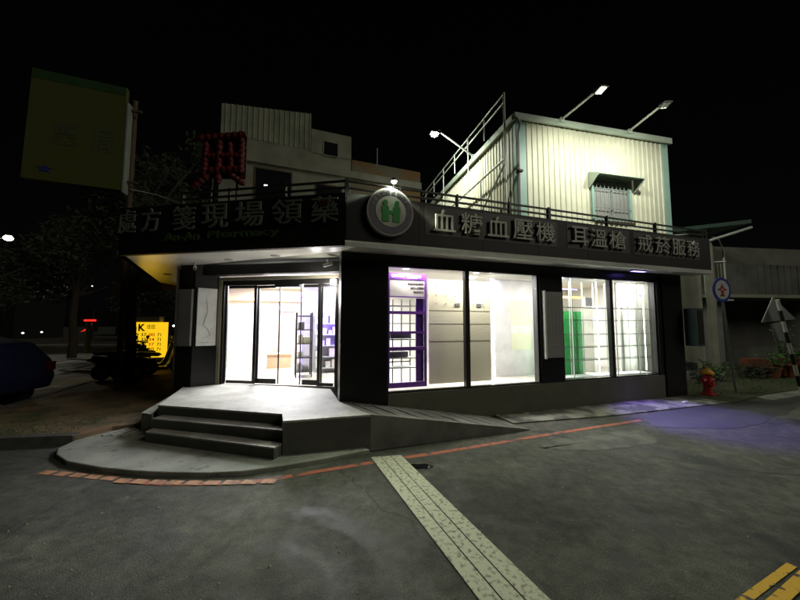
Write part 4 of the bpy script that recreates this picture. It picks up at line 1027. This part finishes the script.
# ================================================================ right side: hydrant, signs, house
hy = thing('fire_hydrant', (7.38, 8.17, .03), 'red fire hydrant with yellow cap at the end of the shopfront', 'hydrant')
c = (7.38, 8.17, .03)
MB().lathe(c, [(.14, 0), (.14, .04), (.10, .05), (.10, .09), (.085, .10), (.085, .45), (.105, .46), (.105, .50), (.06, .51)], 20).build('barrel', 'hydrant_red', hy)
MB().lathe((c[0], c[1], .53), [(.15, 0), (.145, .03), (.11, .07), (.05, .12), (.03, .13), (.03, .17)], 20).build('cap', 'hydrant_yellow', hy)
for d in ((1, .3), (-1, -.3)): MB().tube((c[0], c[1], .38), (c[0] + .14 * d[0], c[1] + .14 * d[1], .38), .045, k=14).tube((c[0] + .13 * d[0], c[1] + .13 * d[1], .38), (c[0] + .17 * d[0], c[1] + .17 * d[1], .38), .055, k=8).build('outlet', 'hydrant_red', hy)
MB().tube((c[0], c[1], .30), (c[0] + .03, c[1] - .15, .30), .055, k=14).build('outlet', 'hydrant_red', hy)
# round sign
rs_ = thing('hydrant_sign', (8.28, 8.42, .03), 'round blue rimmed sign with a red hydrant figure on a leaning pole', 'sign')
MB().tube((8.30, 8.42, .03), (8.08, 8.40, 2.62), .028).build('pole', 'galvanised', rs_)
Hf = Fr((8.07, 8.37), math.radians(15)); hc = 2.58
def hdisc(r, o0, o1): return MB().plate(Hf, [(r * math.cos(2 * PI * i / 40), hc + r * math.sin(2 * PI * i / 40)) for i in range(40)], o0, o1)
hdisc(.31, 0, .015).build('blue_rim', 'sign_blue', rs_); hdisc(.24, .015, .019).build('white_disc', 'sign_white', rs_)
mb = MB()
mb.box(Hf, -.045, .045, .019, .023, hc - .15, hc + .03); mb.box(Hf, -.075, .075, .019, .023, hc - .165, hc - .13); mb.box(Hf, -.14, .14, .0235, .025, hc - .02, hc + .03)
mb.plate(Hf, [(-.075, hc + .035), (.075, hc + .035), (.04, hc + .09), (.012, hc + .12), (-.012, hc + .12), (-.04, hc + .09)], .019, .023); mb.box(Hf, -.012, .012, .019, .023, hc + .12, hc + .15)
mb.build('hydrant_figure', 'sign_red', rs_)
MB().box(Hf, -.04, .04, .0255, .027, hc - .012, hc + .022).build('figure_hole', 'sign_white', rs_)
# triangle warning sign seen from behind
tg = thing('triangle_sign', (9.62, 8.05, 0), 'back of a triangular warning sign on a black and white leaning pole', 'sign')
pb = Vector((9.50, 8.05, 0)); pt = Vector((8.98, 7.95, 2.3))
for i in range(9):
    a = pb.lerp(pt, i / 9); b = pb.lerp(pt, (i + 1) / 9); MB().tube(a, b, .036, k=12).build('pole_band', 'white_band' if i % 2 == 0 else 'tyre', tg)
Tf = Fr((8.65, 8.06), math.radians(3)); 
MB().plate(Tf, [(.04, 1.76), (.92, 1.84), (.38, 2.38)], -.02, .0).build('sign_plate', 'galvanised', tg)
MB().plate(Tf, [(.36, 1.30), (.74, 1.36), (.62, 1.80), (.27, 1.72)], -.02, .0).build('lower_plate', 'galvanised', tg)
# carport column, beige wall, balcony house
hs_ = thing('balcony_house', (13, 13, 0), 'dim old house with railed balcony and corrugated siding right of the shop', 'house')
H1 = Fr((10.35, 12.2), math.radians(8))
MB().box(H1, .0, .80, -5, 0, 0, 3.95).build('wall', 'beige_wall', hs_)
MB().box(H1, .81, 8, -6, -1.2, 0, 2.75).build('lower_wall', 'siding', hs_)
MB().box(H1, 1.05, 2.0, -.35, -.3, .3, 2.71).build('side_panel', 'galvanised', hs_)
MB().box(H1, .95, 8, -6, .15, 2.72, 2.84).build('balcony_slab', 'beige_wall', hs_)
corrugated(H1, 1.9, 8, -.0, 2.85, 4.0, 4.0, pitch=.3, depth=.02).build('balcony_siding', 'siding', hs_)
MB().box(H1, 1.0, 8, -6, -1.3, 2.85, 5.0).build('upper_wall', 'old_plaster', hs_)
br = MB(); br.tube(H1(.8, 0, 4.0), H1(1.9, .0, 4.08), .035)
for i in range(7): br.tube(H1(.95 + i * .15, 0, 2.86), H1(.95 + i * .15, 0, 4.0), .014)
br.build('balcony_rail', 'white_steel', hs_)
MB().tube(H1(1.85, 0, 2.86), H1(1.85, 0, 4.5), .035).build('post', 'white_steel', hs_)
MB().path([H1(1.85, 0, 4.5), H1(1.7, .0, 4.9), H1(1.2, 0, 5.1), H1(.95, 0, 4.9), H1(.9, 0, 4.0)], .02).build('hoop', 'white_steel', hs_)
fx = MB().tube(H1(1.1, .05, 2.62), H1(2.05, .05, 2.62), .045).build('tube_lamp', 'white_steel'); tag(fx, 'unlit white tube lamp under the balcony', 'lamp')
cp = thing('carport_frame', (11.1, 12, 0), 'grey steel column with slanting brace and green edged roof beside the shop', 'carport')
MB().box(XY, 11.0, 11.2, -12.0, -11.85, 0, 5.0).build('column', 'beige_wall', cp)
MB().box(XY, 11.32, 11.38, -12.05, -12.0, 0, 4.6).build('drain_pipe', 'white_pipe', cp)
MB().tube((11.1, 11.84, 4.72), (12.1, 11.3, 5.05), .05).build('brace', 'white_steel', cp)
MB().poly8([(8.6, 11.6, 4.85), (12.1, 11.3, 5.2), (12.2, 14, 5.2), (8.6, 14, 4.85), (8.6, 11.6, 4.98), (12.1, 11.3, 5.33), (12.2, 14, 5.33), (8.6, 14, 4.98)]).build('roof', 'green_dark_metal', cp)
MB().tube((8.6, 11.5, 4.74), (11.0, 11.7, 4.98), .03).build('beam', 'white_steel', cp)
# planters and plants
def plant(x, y, z, h, n, m, label, seed, pot=None, spread=.3, group='plants by the balcony house'):
    rnd = random.Random(seed); t = thing('potted_plant' if pot else 'shrub', (x, y, z), label, 'plant', group)
    if pot:
        MB().lathe((x, y, z), [(pot * .7, 0), (pot, pot * 1.5), (pot * 1.1, pot * 1.52), (pot * 1.1, pot * 1.75), (pot * .9, pot * 1.75)], 16).build('pot', 'terracotta', t)
    zb = z + (pot * 1.7 if pot else 0)
    sm_ = MB(); lf = MB()
    for i in range(n):
        a = rnd.random() * 2 * PI; L_ = h * rnd.uniform(.5, 1); p = Vector((x + rnd.uniform(-.3, .3) * spread, y + rnd.uniform(-.3, .3) * spread, zb)); q = p + Vector((math.cos(a) * spread * rnd.random(), math.sin(a) * spread * rnd.random(), L_))
        sm_.tube(p, q, .008, .004, 5, cap=False)
        for j in range(9):
            c_ = p.lerp(q, rnd.uniform(.25, 1)); u = Vector((rnd.gauss(0, 1), rnd.gauss(0, 1), rnd.gauss(0.1, .5))).normalized(); w_ = u.orthogonal().normalized(); s_ = rnd.uniform(.04, .09)
            b = len(lf.v); lf.v += [tuple(c_), tuple(c_ + u * s_ + w_ * s_ * .35), tuple(c_ + u * s_ * 2), tuple(c_ + u * s_ - w_ * s_ * .35)]; lf.f.append([b, b + 1, b + 2, b + 3]); lf.m.append(0)
    sm_.build('stem', 'bark', t); lf.build('leaves', m, t)
plant(8.55, 9.6, .03, .7, 16, 'foliage', 'low dark shrub behind the fire hydrant', 1, spread=.5)
plant(9.4, 10.2, .03, .6, 16, 'foliage_bright', 'low green shrub behind the hydrant sign pole', 2, spread=.5)
plant(11.0, 10.6, .03, .6, 18, 'foliage', 'bushy dark shrub left of the terracotta planters', 3, spread=.7)
for i, (x, y, r_, h_, lb) in enumerate(((11.75, 10.7, .2, .5, 'leftmost terracotta pot beneath the balcony'), (12.4, 10.9, .24, 1.3, 'tall leafy plant in a terracotta pot under the triangular sign'), (13.1, 11.0, .22, .7, 'rightmost terracotta pot by the frame edge'))):
    plant(x, y, .03, h_, 12, 'foliage_bright', lb, 20 + i, r_, spread=.5)
tp = thing('planter_trough', (12.6, 11.3, .03), 'long terracotta trough on blocks behind the pots', 'planter')
MB().box(XY, 11.5, 14.6, -11.45, -11.2, .33, .58).build('trough', 'terracotta', tp); MB().box(XY, 11.7, 11.9, -11.45, -11.22, .03, .33).box(XY, 13.2, 13.4, -11.45, -11.22, .03, .33).build('block', 'kerb', tp)
for i, (x, y) in enumerate(((8.35, 9.35), (8.6, 9.25))):
    MB()
jk = thing('stacked_crates', (8.7, 10.3, .03), 'jumble of dark crates against the beige wall', 'crates')
for i, (x, w_, z, h_) in enumerate(((8.5, .5, .03, .3), (8.55, .4, .33, .25), (9.2, .55, .03, .28))): MB().box(XY, x, x + w_, -10.6, -10.2, z, z + h_).build('crate', 'grey_board' if i != 1 else 'dark_metal', jk, bevel=.01)
# grass tufts on the verge
gt = MB(); rnd = random.Random(4)
for i in range(2600):
    s_ = rnd.uniform(8.4, 15); o_ = rnd.uniform(-1.5, .5 if s_ > 9 else .3); p = Vector(R(s_, o_, .03)); h_ = rnd.uniform(.02, .09); a = rnd.random() * 6.28
    if rnd.random() > .5 + .5 * math.sin(s_ * 3) * math.cos(o_ * 4): continue
    b = len(gt.v); gt.v += [tuple(p), tuple(p + Vector((.012 * math.cos(a), .012 * math.sin(a), 0))), tuple(p + Vector((rnd.uniform(-.03, .03), rnd.uniform(-.03, .03), h_)))]; gt.f.append([b, b + 1, b + 2]); gt.m.append(0)
for i in range(900):
    x = rnd.uniform(-7, -4.9); y_ = rnd.uniform(4.85, 6.2); h_ = rnd.uniform(.01, .04); p = Vector((x, y_, .11)); a = rnd.random() * 6.28
    if x < -7 + (y_ - 4.6) * -.3: continue
    b = len(gt.v); gt.v += [tuple(p), tuple(p + Vector((.012 * math.cos(a), .012 * math.sin(a), 0))), tuple(p + Vector((rnd.uniform(-.03, .03), rnd.uniform(-.03, .03), h_)))]; gt.f.append([b, b + 1, b + 2]); gt.m.append(0)
tag(gt.build('grass', 'foliage_bright'), 'short grass tufts on the verge and sidewalk edge', 'grass', kind='stuff')
lt = MB().box(R, 7.3, 7.42, .5, .56, .022, .05).build('litter', 'litter'); tag(lt, 'scrap of white litter on the concrete left of the hydrant', 'litter')
